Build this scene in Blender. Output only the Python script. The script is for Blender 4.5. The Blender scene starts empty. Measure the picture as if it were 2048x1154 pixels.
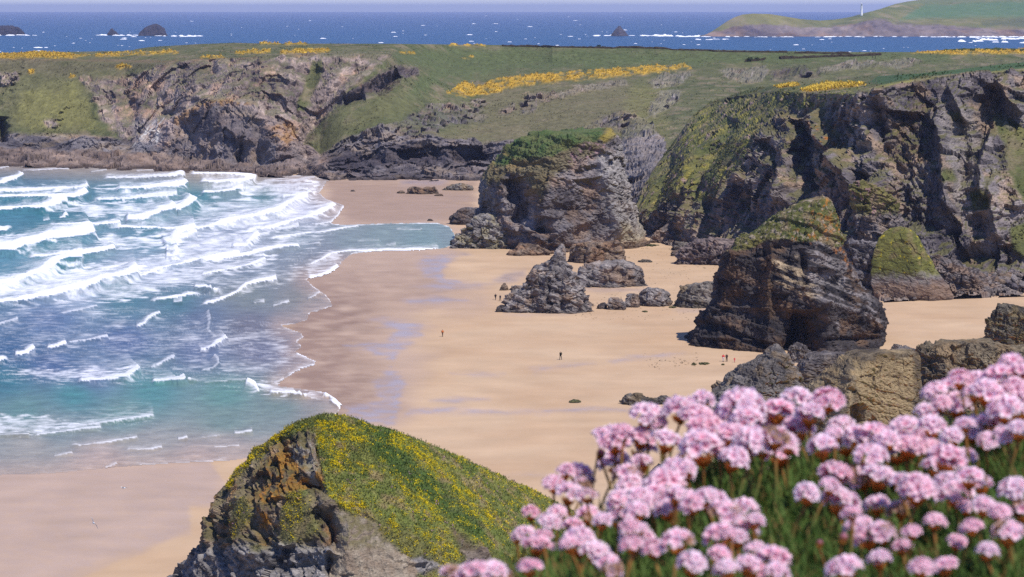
import bpy, bmesh, math, random
import numpy as np
from mathutils import Vector, Matrix
random.seed(7)
RNG = np.random.default_rng(11)
SC = bpy.context.scene
COL = SC.collection
R = math.radians

# ------------------------------------------------------------------ camera, light
F, CX, CY, CAMZ = 5000.0, 1024.0, 577.0, 75.0      # focal length and centre in photo pixels (2048 wide)
PITCH = math.atan((CY - 18.0) / F)
CP, SP = math.cos(PITCH), math.sin(PITCH)
cam = bpy.data.cameras.new('camera')
cam.sensor_width = 36.0
cam.lens = 36.0 * F / 2048.0
cam.clip_start, cam.clip_end = 0.1, 200000.0
cam.dof.use_dof = True
cam.dof.focus_distance = 500.0
cam.dof.aperture_fstop = 24.0
cam_o = bpy.data.objects.new('camera', cam)
cam_o.location = (0, 0, CAMZ)
cam_o.rotation_euler = (R(90) - PITCH, 0, 0)
COL.objects.link(cam_o)
SC.camera = cam_o

SUN_ELEV, SUN_AZ = R(55), R(-46)                   # azimuth counted from +x
SUND = Vector((math.cos(SUN_ELEV) * math.cos(SUN_AZ), math.cos(SUN_ELEV) * math.sin(SUN_AZ), math.sin(SUN_ELEV)))
w = bpy.data.worlds.new('World'); SC.world = w; w.use_nodes = True
nt = w.node_tree; nt.nodes.clear()
sky = nt.nodes.new('ShaderNodeTexSky'); sky.sky_type = 'NISHITA'; sky.sun_disc = False
sky.sun_elevation = SUN_ELEV
sky.sun_rotation = math.atan2(SUND.x, SUND.y)
sky.altitude = 0; sky.air_density = 1.0; sky.dust_density = 0.0; sky.ozone_density = 2.0
bg = nt.nodes.new('ShaderNodeBackground'); bg.inputs['Strength'].default_value = 0.105
wo = nt.nodes.new('ShaderNodeOutputWorld')
tint = nt.nodes.new('ShaderNodeMix'); tint.data_type = 'RGBA'; tint.blend_type = 'MULTIPLY'; tint.inputs[0].default_value = 1; tint.inputs[7].default_value = (0.74, 0.85, 1.30, 1)
nt.links.new(sky.outputs[0], tint.inputs[6]); nt.links.new(tint.outputs[2], bg.inputs[0]); nt.links.new(bg.outputs[0], wo.inputs[0])
sun = bpy.data.lights.new('sun', 'SUN'); sun.energy = 4.8; sun.angle = R(0.5); sun.color = (1.0, 0.95, 0.88)
sun_o = bpy.data.objects.new('sun', sun); COL.objects.link(sun_o)
sun_o.location = (100, -100, 300)
sun_o.rotation_euler = (-SUND).to_track_quat('-Z', 'Y').to_euler()
SC.view_settings.view_transform = 'Standard'; SC.view_settings.look = 'None'
SC.view_settings.exposure = 0.27; SC.view_settings.gamma = 1.0
SC.view_settings.use_curve_mapping = False
SC.cycles.use_denoising = False
SC.cycles.max_bounces = 6; SC.cycles.diffuse_bounces = 3; SC.cycles.glossy_bounces = 2
SC.cycles.transmission_bounces = 3; SC.cycles.volume_bounces = 0

# ------------------------------------------------------------------ helpers: picture <-> place
def P(u, v, D):
    """point seen at photo pixel (u, v), D metres ahead of the camera"""
    u, v, D = np.broadcast_arrays(np.asarray(u, float), np.asarray(v, float), np.asarray(D, float))
    a = (u - CX) / F; b = -(v - CY) / F
    dy = CP + b * SP; dz = -SP + b * CP
    return np.stack([a * D / dy, D, CAMZ + dz * D / dy], -1)
def GD(v, z=0.0):
    b = -(np.asarray(v, float) - CY) / F
    return (z - CAMZ) / (-SP + b * CP) * (CP + b * SP)
def G(u, v, z=0.0):
    return P(u, v, GD(v, z))
def srgb(c):
    c = np.asarray(c, float) / 255.0
    return np.where(c <= 0.04045, c / 12.92, ((c + 0.055) / 1.055) ** 2.4)
KA = 0.62
def A(r, g, b, k=KA):
    return srgb((r, g, b)) * k
def smooth(x, a, b):
    t = np.clip((x - a) / (b - a), 0, 1); return t * t * (3 - 2 * t)
def mix(a, b, t):
    t = np.asarray(t)[..., None]; return a * (1 - t) + b * t

# ------------------------------------------------------------------ helpers: noise
_pt = np.random.default_rng(5).permutation(256).astype(np.int32); _perm = np.concatenate([_pt, _pt, _pt])
_gr = np.random.default_rng(6).normal(size=(256, 3)); _gr = (_gr / np.linalg.norm(_gr, axis=1, keepdims=True)).astype(np.float32)
def perlin(X):
    X = np.asarray(X, np.float32); sh = X.shape[:-1]; X = X.reshape(-1, 3)
    I = np.floor(X).astype(np.int32); Fr = X - I; I &= 255
    W = Fr * Fr * Fr * (Fr * (Fr * 6 - 15) + 10)
    out = np.zeros(len(X), np.float32)
    for dx in (0, 1):
        hx = _perm[I[:, 0] + dx]; wx = W[:, 0] if dx else 1 - W[:, 0]
        for dy in (0, 1):
            hy = _perm[hx + I[:, 1] + dy]; wy = W[:, 1] if dy else 1 - W[:, 1]
            for dz in (0, 1):
                g = _gr[_perm[hy + I[:, 2] + dz]]; wz = W[:, 2] if dz else 1 - W[:, 2]
                out += wx * wy * wz * (g[:, 0] * (Fr[:, 0] - dx) + g[:, 1] * (Fr[:, 1] - dy) + g[:, 2] * (Fr[:, 2] - dz))
    return (out * 1.5).reshape(sh)
def fbm(X, o=4, gain=0.5):
    s = 0; a = 1.0; n = 0
    X = np.asarray(X, np.float32)
    for i in range(o):
        s = s + a * perlin(X + i * 17.3); n += a; a *= gain; X = X * 2.03
    return s / n
def ridged(X, o=4, gain=0.55):
    s = 0; a = 1.0; n = 0
    X = np.asarray(X, np.float32)
    for i in range(o):
        s = s + a * (1 - np.abs(perlin(X + i * 31.7)) * 2.0); n += a; a *= gain; X = X * 2.07
    return s / n
def hash3(I, k=0):
    I = I & 255
    return _perm[_perm[_perm[I[..., 0]] + I[..., 1]] + (I[..., 2] + k) % 256] / 255.0
def worley(X):
    X = np.asarray(X, np.float32); sh = X.shape[:-1]; X = X.reshape(-1, 3)
    I = np.floor(X).astype(np.int32); f1 = np.full(len(X), 9., np.float32); f2 = f1.copy(); hid = np.zeros(len(X), np.float32)
    for dx in (-1, 0, 1):
        for dy in (-1, 0, 1):
            for dz in (-1, 0, 1):
                J = I + np.array([dx, dy, dz], np.int32)
                q = np.stack([hash3(J, 3), hash3(J, 71), hash3(J, 139)], -1).astype(np.float32) + J
                d = np.sqrt(((q - X) ** 2).sum(1))
                c = d < f1
                f2 = np.where(c, f1, np.minimum(f2, d)); hid = np.where(c, hash3(J, 200), hid); f1 = np.where(c, d, f1)
    return f1.reshape(sh), f2.reshape(sh), hid.reshape(sh)
DIP = np.array([0.30, 0.12, 0.94]); DIP /= np.linalg.norm(DIP)
def facet(X, s, tilt=1.5):
    """angular blocks: every cell a tilted plane of its own, broken off at its neighbours"""
    X = np.asarray(X, np.float32) / s; sh = X.shape[:-1]; X = X.reshape(-1, 3)
    X = X + 0.22 * np.stack([perlin(X * .7 + k * 9.1) for k in range(3)], -1)
    I = np.floor(X).astype(np.int32); f1 = np.full(len(X), 9., np.float32); out = np.zeros(len(X), np.float32)
    for dx in (-1, 0, 1):
        for dy in (-1, 0, 1):
            for dz in (-1, 0, 1):
                J = I + np.array([dx, dy, dz], np.int32)
                q = X - (np.stack([hash3(J, 3), hash3(J, 71), hash3(J, 139)], -1).astype(np.float32) + J)
                d = (q * q).sum(1); c = d < f1
                if not c.any(): continue
                g = np.stack([hash3(J[c], 31), hash3(J[c], 97), hash3(J[c], 171)], -1).astype(np.float32) - .5
                f1[c] = d[c]; out[c] = (g * q[c]).sum(1) * tilt + (hash3(J[c], 200) - .5) * .7
    return out.reshape(sh)
def strata(X, h, wob=1.2, dip=DIP):
    """0..1, one random value per bed, with soft edges between the beds"""
    t = (X @ dip) / h + wob * fbm(X / (h * 9.0), 3)
    i = np.floor(t).astype(np.int32); f = t - i
    z = np.zeros_like(i)
    a = hash3(np.stack([i, z, z], -1)); b = hash3(np.stack([i + 1, z, z], -1))
    return a + (b - a) * smooth(f, 0.82, 1.0)

# ------------------------------------------------------------------ helpers: masks laid out on the photo's pixel grid
def sdf(U, V, poly):
    """distance in pixels inside (+) or outside (-) a polygon"""
    U = np.asarray(U, np.float32); V = np.asarray(V, np.float32)
    p = np.asarray(poly, np.float32); q = np.roll(p, -1, 0)
    d = np.full(U.shape, 1e9, np.float32); ins = np.zeros(U.shape, bool)
    for (ax, ay), (bx, by) in zip(p, q):
        ex, ey = bx - ax, by - ay
        t = np.clip(((U - ax) * ex + (V - ay) * ey) / (ex * ex + ey * ey + 1e-9), 0, 1)
        d = np.minimum(d, (U - ax - t * ex) ** 2 + (V - ay - t * ey) ** 2)
        ins ^= ((ay > V) != (by > V)) & (U < ex * (V - ay) / (ey + 1e-12) + ax)
    return np.where(ins, np.sqrt(d), -np.sqrt(d))
def pmask(U, V, poly, soft=6, nz=None, rough=8.0):
    s = sdf(U, V, poly)
    if nz is not None: s = s + nz * rough
    return smooth(s, -soft, soft)
def linedist(U, V, pts):
    """distance to a polyline, sign + on its upper/left side (walking it left to right or bottom to top), and the place along it 0..1"""
    U = np.asarray(U, np.float32); V = np.asarray(V, np.float32)
    p = np.asarray(pts, np.float32); seg = np.linalg.norm(np.diff(p, axis=0), axis=1); acc = np.concatenate([[0], np.cumsum(seg)]); tot = acc[-1]
    best = np.full(U.shape, 1e9, np.float32); sg = np.ones(U.shape, np.float32); along = np.zeros(U.shape, np.float32)
    for i in range(len(p) - 1):
        ax, ay = p[i]; ex, ey = p[i + 1] - p[i]
        t = np.clip(((U - ax) * ex + (V - ay) * ey) / (ex * ex + ey * ey + 1e-9), 0, 1)
        dx = U - ax - t * ex; dy = V - ay - t * ey; d = np.sqrt(dx * dx + dy * dy)
        c = d < best
        best = np.where(c, d, best); sg = np.where(c, np.where(dx * ey - dy * ex >= 0, 1, -1), sg)
        along = np.where(c, (acc[i] + t * seg[i]) / tot, along)
    return best * sg, along

# ------------------------------------------------------------------ helpers: meshes and tags
def new_mesh(name, V, faces, mat=None, col=None, attrs=None, smooth_=True):
    V = np.asarray(V, np.float32).reshape(-1, 3)
    me = bpy.data.meshes.new(name)
    faces = np.asarray(faces, np.int32); k = faces.shape[1]; n = len(faces)
    me.vertices.add(len(V)); me.vertices.foreach_set('co', V.ravel())
    me.loops.add(n * k); me.loops.foreach_set('vertex_index', faces.ravel())
    me.polygons.add(n); me.polygons.foreach_set('loop_start', np.arange(0, n * k, k, dtype=np.int32))
    me.polygons.foreach_set('use_smooth', np.full(n, smooth_, bool))
    if col is not None:
        c = np.ones((len(V), 4), np.float32); c[:, :3] = np.clip(np.asarray(col).reshape(-1, 3), 0, 1)
        a = me.attributes.new('tone', 'FLOAT_COLOR', 'POINT'); a.data.foreach_set('color', c.ravel())
    for kk, vv in (attrs or {}).items():
        a = me.attributes.new(kk, 'FLOAT', 'POINT'); a.data.foreach_set('value', np.asarray(vv, np.float32).ravel())
    me.update(calc_edges=True); me.validate()
    if mat: me.materials.append(mat)
    return me
def grid_faces(nr, nc, wrap=False):
    i = np.arange(nr * nc).reshape(nr, nc)
    if wrap: i = np.concatenate([i, i[:, :1]], 1)
    return np.stack([i[:-1, :-1], i[:-1, 1:], i[1:, 1:], i[1:, :-1]], -1).reshape(-1, 4)
def link(name, me, parent=None):
    o = bpy.data.objects.new(name, me); COL.objects.link(o)
    if parent: o.parent = parent
    return o
def tag(o, label=None, cat=None, group=None, kind=None):
    if label: o['label'] = label
    if cat: o['category'] = cat
    if group: o['group'] = group
    if kind: o['kind'] = kind
    return o
def thing(name, label, cat, loc=(0, 0, 0), group=None, rz=0.0):
    o = bpy.data.objects.new(name, None); COL.objects.link(o); o.location = loc; o.rotation_euler = (0, 0, rz)
    o.empty_display_size = 0.2
    return tag(o, label, cat, group)
def vnormals(V, faces):
    """vertex normals of a quad mesh"""
    a = V[faces[:, 2]] - V[faces[:, 0]]; b = V[faces[:, 3]] - V[faces[:, 1]]
    n = np.cross(a, b); N = np.zeros_like(V)
    for k in range(4):
        for c in range(3): N[:, c] += np.bincount(faces[:, k], n[:, c], len(V))
    return N / (np.linalg.norm(N, axis=1, keepdims=True) + 1e-9)

# ------------------------------------------------------------------ materials
def mat(name, base=None, attr=None, rough=0.9, spec=0.25, bump=None, nscale=None, namp=0.0, trans=0.0, beds=0):
    m = bpy.data.materials.new(name); m.use_nodes = True; t = m.node_tree; b = t.nodes['Principled BSDF']
    b.inputs['Roughness'].default_value = rough; b.inputs['Specular IOR Level'].default_value = spec
    tc0 = t.nodes.new('ShaderNodeTexCoord'); tc = tc0
    if beds:
        tc = t.nodes.new('ShaderNodeMapping'); tc.inputs['Rotation'].default_value = (.1, .32, 0); tc.inputs['Scale'].default_value = (1, 1, beds)
        t.links.new(tc0.outputs['Object'], tc.inputs['Vector'])
    co = tc.outputs['Vector'] if beds else tc.outputs['Object']
    if attr:
        c = t.nodes.new('ShaderNodeAttribute'); c.attribute_name = attr; src = c.outputs['Color']
    else:
        c = t.nodes.new('ShaderNodeRGB'); c.outputs[0].default_value = (*base, 1); src = c.outputs[0]
    if nscale:
        n = t.nodes.new('ShaderNodeTexNoise'); n.inputs['Scale'].default_value = nscale; n.inputs['Detail'].default_value = 6
        t.links.new(co, n.inputs['Vector'])
        mr = t.nodes.new('ShaderNodeMapRange'); mr.inputs['From Min'].default_value = 0.25; mr.inputs['From Max'].default_value = 0.75
        mr.inputs['To Min'].default_value = 1 - namp; mr.inputs['To Max'].default_value = 1 + namp
        t.links.new(n.outputs[0], mr.inputs[0])
        mx = t.nodes.new('ShaderNodeMix'); mx.data_type = 'RGBA'; mx.blend_type = 'MULTIPLY'; mx.inputs[0].default_value = 1
        t.links.new(src, mx.inputs[6]); t.links.new(mr.outputs[0], mx.inputs[7]); src = mx.outputs[2]
    t.links.new(src, b.inputs['Base Color'])
    if bump:
        bs, bd = bump
        n2 = t.nodes.new('ShaderNodeTexNoise'); n2.inputs['Scale'].default_value = bs; n2.inputs['Detail'].default_value = 8; n2.inputs['Roughness'].default_value = 0.65
        t.links.new(co, n2.inputs['Vector'])
        bp = t.nodes.new('ShaderNodeBump'); bp.inputs['Strength'].default_value = 1.0; bp.inputs['Distance'].default_value = bd
        t.links.new(n2.outputs[0], bp.inputs['Height']); t.links.new(bp.outputs[0], b.inputs['Normal'])
    if trans:
        b.inputs['Subsurface Weight'].default_value = 0
        tr = t.nodes.new('ShaderNodeBsdfTranslucent'); t.links.new(src, tr.inputs[0])
        ms = t.nodes.new('ShaderNodeMixShader'); ms.inputs[0].default_value = trans
        t.links.new(b.outputs[0], ms.inputs[1]); t.links.new(tr.outputs[0], ms.inputs[2])
        t.links.new(ms.outputs[0], t.nodes['Material Output'].inputs[0])
    return m
M_LAND = mat('land_far', attr='tone', rough=0.95, spec=0.1, bump=(0.5, 0.9), nscale=0.45, namp=0.28)
M_ROCK = mat('rock', attr='tone', rough=0.85, spec=0.2, bump=(1.1, 0.45), nscale=1.0, namp=0.35, beds=2.6)
M_ROCKN = mat('rock_near', attr='tone', rough=0.9, spec=0.15, bump=(2.4, 0.22), nscale=2.2, namp=0.34, beds=3.0)
M_LANDF = mat('turf_far', attr='tone', rough=1, spec=.05)
M_FAR = mat('land_distant', attr='tone', rough=1.0, spec=0.0, nscale=0.03, namp=0.15)

def sand_mat():
    m = mat('sand', attr='tone', rough=0.9, spec=0.15, nscale=0.10, namp=0.09, bump=(0.6, 0.05))
    t = m.node_tree; b = t.nodes['Principled BSDF']
    wa = t.nodes.new('ShaderNodeAttribute'); wa.attribute_name = 'wet'
    r = t.nodes.new('ShaderNodeMapRange'); r.inputs['To Min'].default_value = 0.9; r.inputs['To Max'].default_value = 0.28
    t.links.new(wa.outputs['Fac'], r.inputs[0]); t.links.new(r.outputs[0], b.inputs['Roughness'])
    r2 = t.nodes.new('ShaderNodeMapRange'); r2.inputs['To Min'].default_value = 0.1; r2.inputs['To Max'].default_value = 0.28
    t.links.new(wa.outputs['Fac'], r2.inputs[0]); t.links.new(r2.outputs[0], b.inputs['Specular IOR Level'])
    bp = next(n for n in t.nodes if n.type == 'BUMP')
    r3 = t.nodes.new('ShaderNodeMapRange'); r3.inputs['To Min'].default_value = 1.0; r3.inputs['To Max'].default_value = 0.05
    t.links.new(wa.outputs['Fac'], r3.inputs[0]); t.links.new(r3.outputs[0], bp.inputs['Strength'])
    return m
M_SAND = sand_mat()

def water_mat(name, far=False):
    m = bpy.data.materials.new(name); m.use_nodes = True; t = m.node_tree; b = t.nodes['Principled BSDF']
    tc = t.nodes.new('ShaderNodeTexCoord')
    b.inputs['Roughness'].default_value = 0.35; b.inputs['IOR'].default_value = 1.33
    b.inputs['Specular IOR Level'].default_value = 0.12 if far else 0.2
    n = t.nodes.new('ShaderNodeTexNoise'); n.inputs['Detail'].default_value = 7; n.inputs['Roughness'].default_value = 0.62
    n.inputs['Scale'].default_value = 0.02 if far else 0.22
    t.links.new(tc.outputs['Object'], n.inputs['Vector'])
    bp = t.nodes.new('ShaderNodeBump'); bp.inputs['Distance'].default_value = 7.0 if far else 0.5; bp.inputs['Strength'].default_value = 1.0
    t.links.new(n.outputs[0], bp.inputs['Height']); t.links.new(bp.outputs[0], b.inputs['Normal'])
    at = t.nodes.new('ShaderNodeAttribute'); at.attribute_name = 'tone'
    mr = t.nodes.new('ShaderNodeMapRange'); mr.inputs['From Min'].default_value = 0.3; mr.inputs['From Max'].default_value = 0.7
    mr.inputs['To Min'].default_value = 0.78; mr.inputs['To Max'].default_value = 1.22
    t.links.new(n.outputs[0], mr.inputs[0])
    mx = t.nodes.new('ShaderNodeMix'); mx.data_type = 'RGBA'; mx.blend_type = 'MULTIPLY'; mx.inputs[0].default_value = 1
    t.links.new(at.outputs['Color'], mx.inputs[6]); t.links.new(mr.outputs[0], mx.inputs[7]); src = mx.outputs[2]
    if not far:
        fo = t.nodes.new('ShaderNodeAttribute'); fo.attribute_name = 'foam'
        n2 = t.nodes.new('ShaderNodeTexNoise'); n2.inputs['Scale'].default_value = 0.42; n2.inputs['Detail'].default_value = 8; n2.inputs['Roughness'].default_value = 0.7
        t.links.new(tc.outputs['Object'], n2.inputs['Vector'])
        ad = t.nodes.new('ShaderNodeMath'); ad.operation = 'MULTIPLY_ADD'; ad.inputs[1].default_value = 0.85; ad.inputs[2].default_value = -0.425
        t.links.new(n2.outputs[0], ad.inputs[0])
        sm = t.nodes.new('ShaderNodeMath'); sm.operation = 'ADD'; t.links.new(ad.outputs[0], sm.inputs[0]); t.links.new(fo.outputs['Fac'], sm.inputs[1])
        r = t.nodes.new('ShaderNodeMapRange'); r.interpolation_type = 'SMOOTHSTEP'
        r.inputs['From Min'].default_value = 0.02; r.inputs['From Max'].default_value = 0.98
        t.links.new(sm.outputs[0], r.inputs[0])
        mf = t.nodes.new('ShaderNodeMix'); mf.data_type = 'RGBA'
        t.links.new(r.outputs[0], mf.inputs[0]); t.links.new(src, mf.inputs[6]); mf.inputs[7].default_value = (0.74, 0.74, 0.77, 1)
        src = mf.outputs[2]
        rr = t.nodes.new('ShaderNodeMapRange'); rr.inputs['To Min'].default_value = 0.35; rr.inputs['To Max'].default_value = 0.95
        t.links.new(r.outputs[0], rr.inputs[0]); t.links.new(rr.outputs[0], b.inputs['Roughness'])
    t.links.new(src, b.inputs['Base Color'])
    return m
M_BAY = water_mat('bay_water'); M_SEA = water_mat('open_sea', True)
M_FOAM = mat('foam', base=(0.82, 0.83, 0.86), rough=0.95, spec=0.1)

# ------------------------------------------------------------------ shared rock and turf colouring
LICH = A(200, 125, 40); YEL = A(205, 185, 40)
def rock_tone(V, dark, light, brown=None, scale=1.0):
    n1 = fbm(V / (9 * scale), 4); n2 = fbm(V / (2.2 * scale) + 40, 4); s = strata(V, 1.3 * scale)
    t = np.clip(0.5 + 0.9 * n1 + 0.55 * n2 + 0.45 * (s - 0.5), 0, 1)
    c = mix(np.asarray(dark), np.asarray(light), t)
    ck = ridged(V * np.array([1, 1, 1.8]) / (3.2 * scale) + 70, 3); c = c * (1 - .34 * smooth(ck, .66, .88))[:, None]
    if brown is not None:
        b = smooth(fbm(V / (6 * scale) + 90, 4) + 0.25 * (s - 0.5), -0.02, 0.30)
        c = mix(c, np.asarray(brown) * (0.6 + 0.8 * t)[:, None], b * 0.8)
    return c
def turf_tone(V, g1, g2, dry, scale=1.0):
    n1 = fbm(V / (14 * scale) + 7, 4); n2 = fbm(V / (3 * scale) + 51, 4)
    c = mix(np.asarray(g1), np.asarray(g2), np.clip(0.5 + 1.3 * n1 + 0.6 * n2, 0, 1))
    c = mix(c, np.asarray(dry), smooth(fbm(V / (5 * scale) + 23, 5), 0.02, 0.32))
    return c * (1 + 0.35 * n2)[:, None]
def rock_disp(V, s, a_ridge, a_block, a_bed, a_fine, stretch=(1, 1, 0.45), bed_h=1.2):
    d = 0
    if a_ridge: d = d + a_ridge * (ridged(V * np.array(stretch) / s, 3) - 0.55)
    if a_block:
        q = V * np.array([1, 1, 1.15])
        d = d + a_block * (facet(q, s * .50) + .40 * facet(q + 9, s * .20))
    if a_bed: d = d + a_bed * (strata(V, bed_h) - 0.5)
    if a_fine: d = d + a_fine * (ridged(V / (s * 0.14) + 5, 3) - 0.5)
    return d
# ------------------------------------------------------------------ beach
def px_grid(us, vs, z=0.0):
    U, Vv = np.meshgrid(us, vs); return U, Vv, G(U, Vv, z)
def idw(U, Vv, pts, sx=1.0, sy=1.6, p=3.0):
    """soft colour field from control points (u, v, r, g, b)"""
    num = 0; den = 0
    for (u, v, r, g, b) in pts:
        d2 = ((U - u) * sx) ** 2 + ((Vv - v) * sy) ** 2 + 300
        k = (1.0 / d2 ** (p / 2)).astype(np.float32)
        num = num + k[..., None] * srgb((r, g, b)); den = den + k
    return num / den[..., None]
SHORE = [(-400, 318), (380, 340), (640, 352), (665, 357), (655, 364), (640, 385), (652, 397), (690, 410), (686, 420), (677, 432), (664, 446), (690, 449), (760, 446), (872, 444),
         (900, 452), (912, 470), (905, 492), (880, 498), (840, 501), (750, 503), (705, 508), (683, 524), (679, 534), (662, 547), (640, 554), (614, 558), (625, 570), (640, 580), (652, 588), (662, 601), (668, 612),
         (640, 621), (620, 626), (616, 640), (590, 648), (565, 651), (585, 659), (602, 664), (608, 674), (595, 683), (605, 692), (592, 703), (614, 713), (633, 722), (631, 730), (603, 739), (572, 756),
         (556, 770), (590, 775), (650, 783), (672, 797), (685, 810), (678, 822), (650, 850), (600, 885), (520, 912), (457, 922), (350, 926), (235, 934), (100, 947), (-400, 960)]
us = np.arange(-330, 2420, 4.6); vs = np.concatenate([np.arange(338, 1000, 2.6), np.arange(1000, 1420, 4.5)])
U, Vv, Q = px_grid(us, vs)
Q = Q.reshape(-1, 3); U = U.ravel(); Vv = Vv.ravel()
hs = np.stack([U / 60, Vv / 9, U * 0], -1)                       # patches drawn out along the beach
ns = fbm(np.stack([Q[:, 0] / 22, Q[:, 1] / 26, Q[:, 0] * 0], -1), 5)
nf = fbm(np.stack([Q[:, 0] / 5, Q[:, 1] / 9, Q[:, 0] * 0 + 4], -1), 4)
DRY = A(223, 191, 156); DRY2 = A(213, 178, 142); DAMP = A(208, 178, 153); WET = A(168, 138, 118)
c = mix(DRY, DRY2, np.clip(0.5 + 1.2 * ns + 0.5 * nf, 0, 1))
damp_poly = [(-400, 900), (200, 900), (420, 925), (480, 1000), (424, 1012), (380, 1014), (382, 1070), (340, 1084), (240, 1118), (170, 1150), (60, 1250), (-400, 1300)]
shore_poly = [(640, 340), (1000, 340), (1010, 357), (960, 361), (900, 360), (895, 374), (945, 378), (952, 400), (905, 440), (930, 470), (905, 505), (880, 520), (890, 548), (960, 570), (900, 585), (960, 602), (860, 622),
              (845, 650), (840, 690), (860, 720), (830, 760), (850, 800), (810, 850), (700, 900), (600, 905), (540, 780), (560, 560), (600, 500)]
wetm = np.maximum(pmask(U, Vv, damp_poly, 5, ns, 26), pmask(U, Vv, shore_poly, 34, ns, 60))
ds = sdf(U, Vv, SHORE)
near = smooth(-ds, 170, 10) * wetm
c = mix(c, DAMP, wetm)
c = mix(c, WET, np.clip(near * 1.25 * (0.62 + 1.2 * fbm(hs, 4)), 0, 1) * smooth(Vv, 480, 620) * smooth(Vv, 860, 800))
c = mix(c, A(176, 146, 124), pmask(U, Vv, [(655, 360), (950, 360), (950, 445), (700, 445), (660, 400)], 14, ns, 20) * 0.7)
# thin films of water left lying on the sand
FILM = [[(735, 636), (800, 640), (850, 648), (838, 672), (800, 700), (780, 740), (812, 760), (800, 800), (790, 850), (700, 842), (690, 815), (760, 800), (740, 770), (790, 725), (720, 700), (690, 692), (770, 682), (790, 660)],
        [(845, 510), (880, 505), (940, 508), (905, 522), (878, 540), (890, 556), (960, 570), (900, 572), (850, 552), (830, 530)],
        [(820, 572), (900, 566), (990, 568), (960, 575), (880, 580)], [(800, 598), (870, 592), (935, 600), (880, 608), (820, 607)],
        [(800, 360), (900, 360), (880, 369), (800, 371)],
        [(1218, 722), (1260, 712), (1330, 707), (1370, 706), (1340, 712), (1270, 718), (1228, 728)], [(1060, 737), (1130, 728), (1190, 726), (1130, 735), (1070, 745)],
        [(860, 800), (920, 793), (980, 798), (920, 806)], [(820, 818), (900, 812), (1010, 822), (1180, 816), (1330, 820), (1180, 823), (1010, 828), (900, 826), (810, 830)],
        [(900, 748), (960, 744), (1010, 747), (950, 753)], [(985, 560), (1010, 545), (1050, 540), (1048, 555), (1020, 565)], [(1150, 573), (1230, 578), (1300, 574), (1295, 581), (1200, 584)], [(1150, 612), (1180, 618), (1120, 630), (1010, 628), (1060, 632)], [(1345, 617), (1440, 618), (1430, 622), (1360, 623)], [(1010, 950), (1100, 946), (1190, 944), (1120, 952)],
        [(-400, 940), (220, 936), (440, 930), (430, 1000), (380, 1012), (376, 1060), (330, 1080), (200, 1120), (60, 1200), (-400, 1240)]]
film = 0
for i, p in enumerate(FILM):
    film = np.maximum(film, pmask(U, Vv, p, 7 if i < len(FILM) - 1 else 6, fbm(hs + i, 4), 18 if i < 2 or i == len(FILM) - 1 else 7))
film = np.where(Vv > 880, film * .45, film); film = film * np.clip(0.85 + 0.9 * fbm(hs * 1.6 + 9, 3), 0, 1)
c = mix(c, A(194, 172, 166), film * 0.6)
c = c * (1 + .10 * fbm(np.stack([Q[:, 0] / 30, Q[:, 1] / 5, Q[:, 0] * 0 + 7], -1), 5) + .05 * nf)[:, None]
# dark weed and footmarks scattered on the dry sand
spots = smooth(fbm(np.stack([Q[:, 0] / 1.5, Q[:, 1] / 3.5, Q[:, 0] * 0 + 3], -1), 3), 0.42, 0.55) * pmask(U, Vv, [(1150, 470), (1480, 480), (1440, 640), (1200, 640), (1100, 600)], 25)
c = mix(c, A(120, 105, 70), spots * 0.7)
Q[:, 2] = 0.10 * ns * (1 - wetm) + 0.02 * nf * (1 - film) - 0.02
Q[:, 2] = np.where(ds > -30, -0.03 - 0.25 * smooth(ds, 4, 16) - 3.0 * smooth(ds, 12, 70), Q[:, 2])
wet_attr = np.clip(np.maximum(film, 0.26 * near + 0.14 * wetm), 0, 1)
o = link('beach', new_mesh('beach', Q, grid_faces(len(vs), len(us)), M_SAND, c, {'wet': wet_attr})); tag(o, kind='structure')

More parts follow.
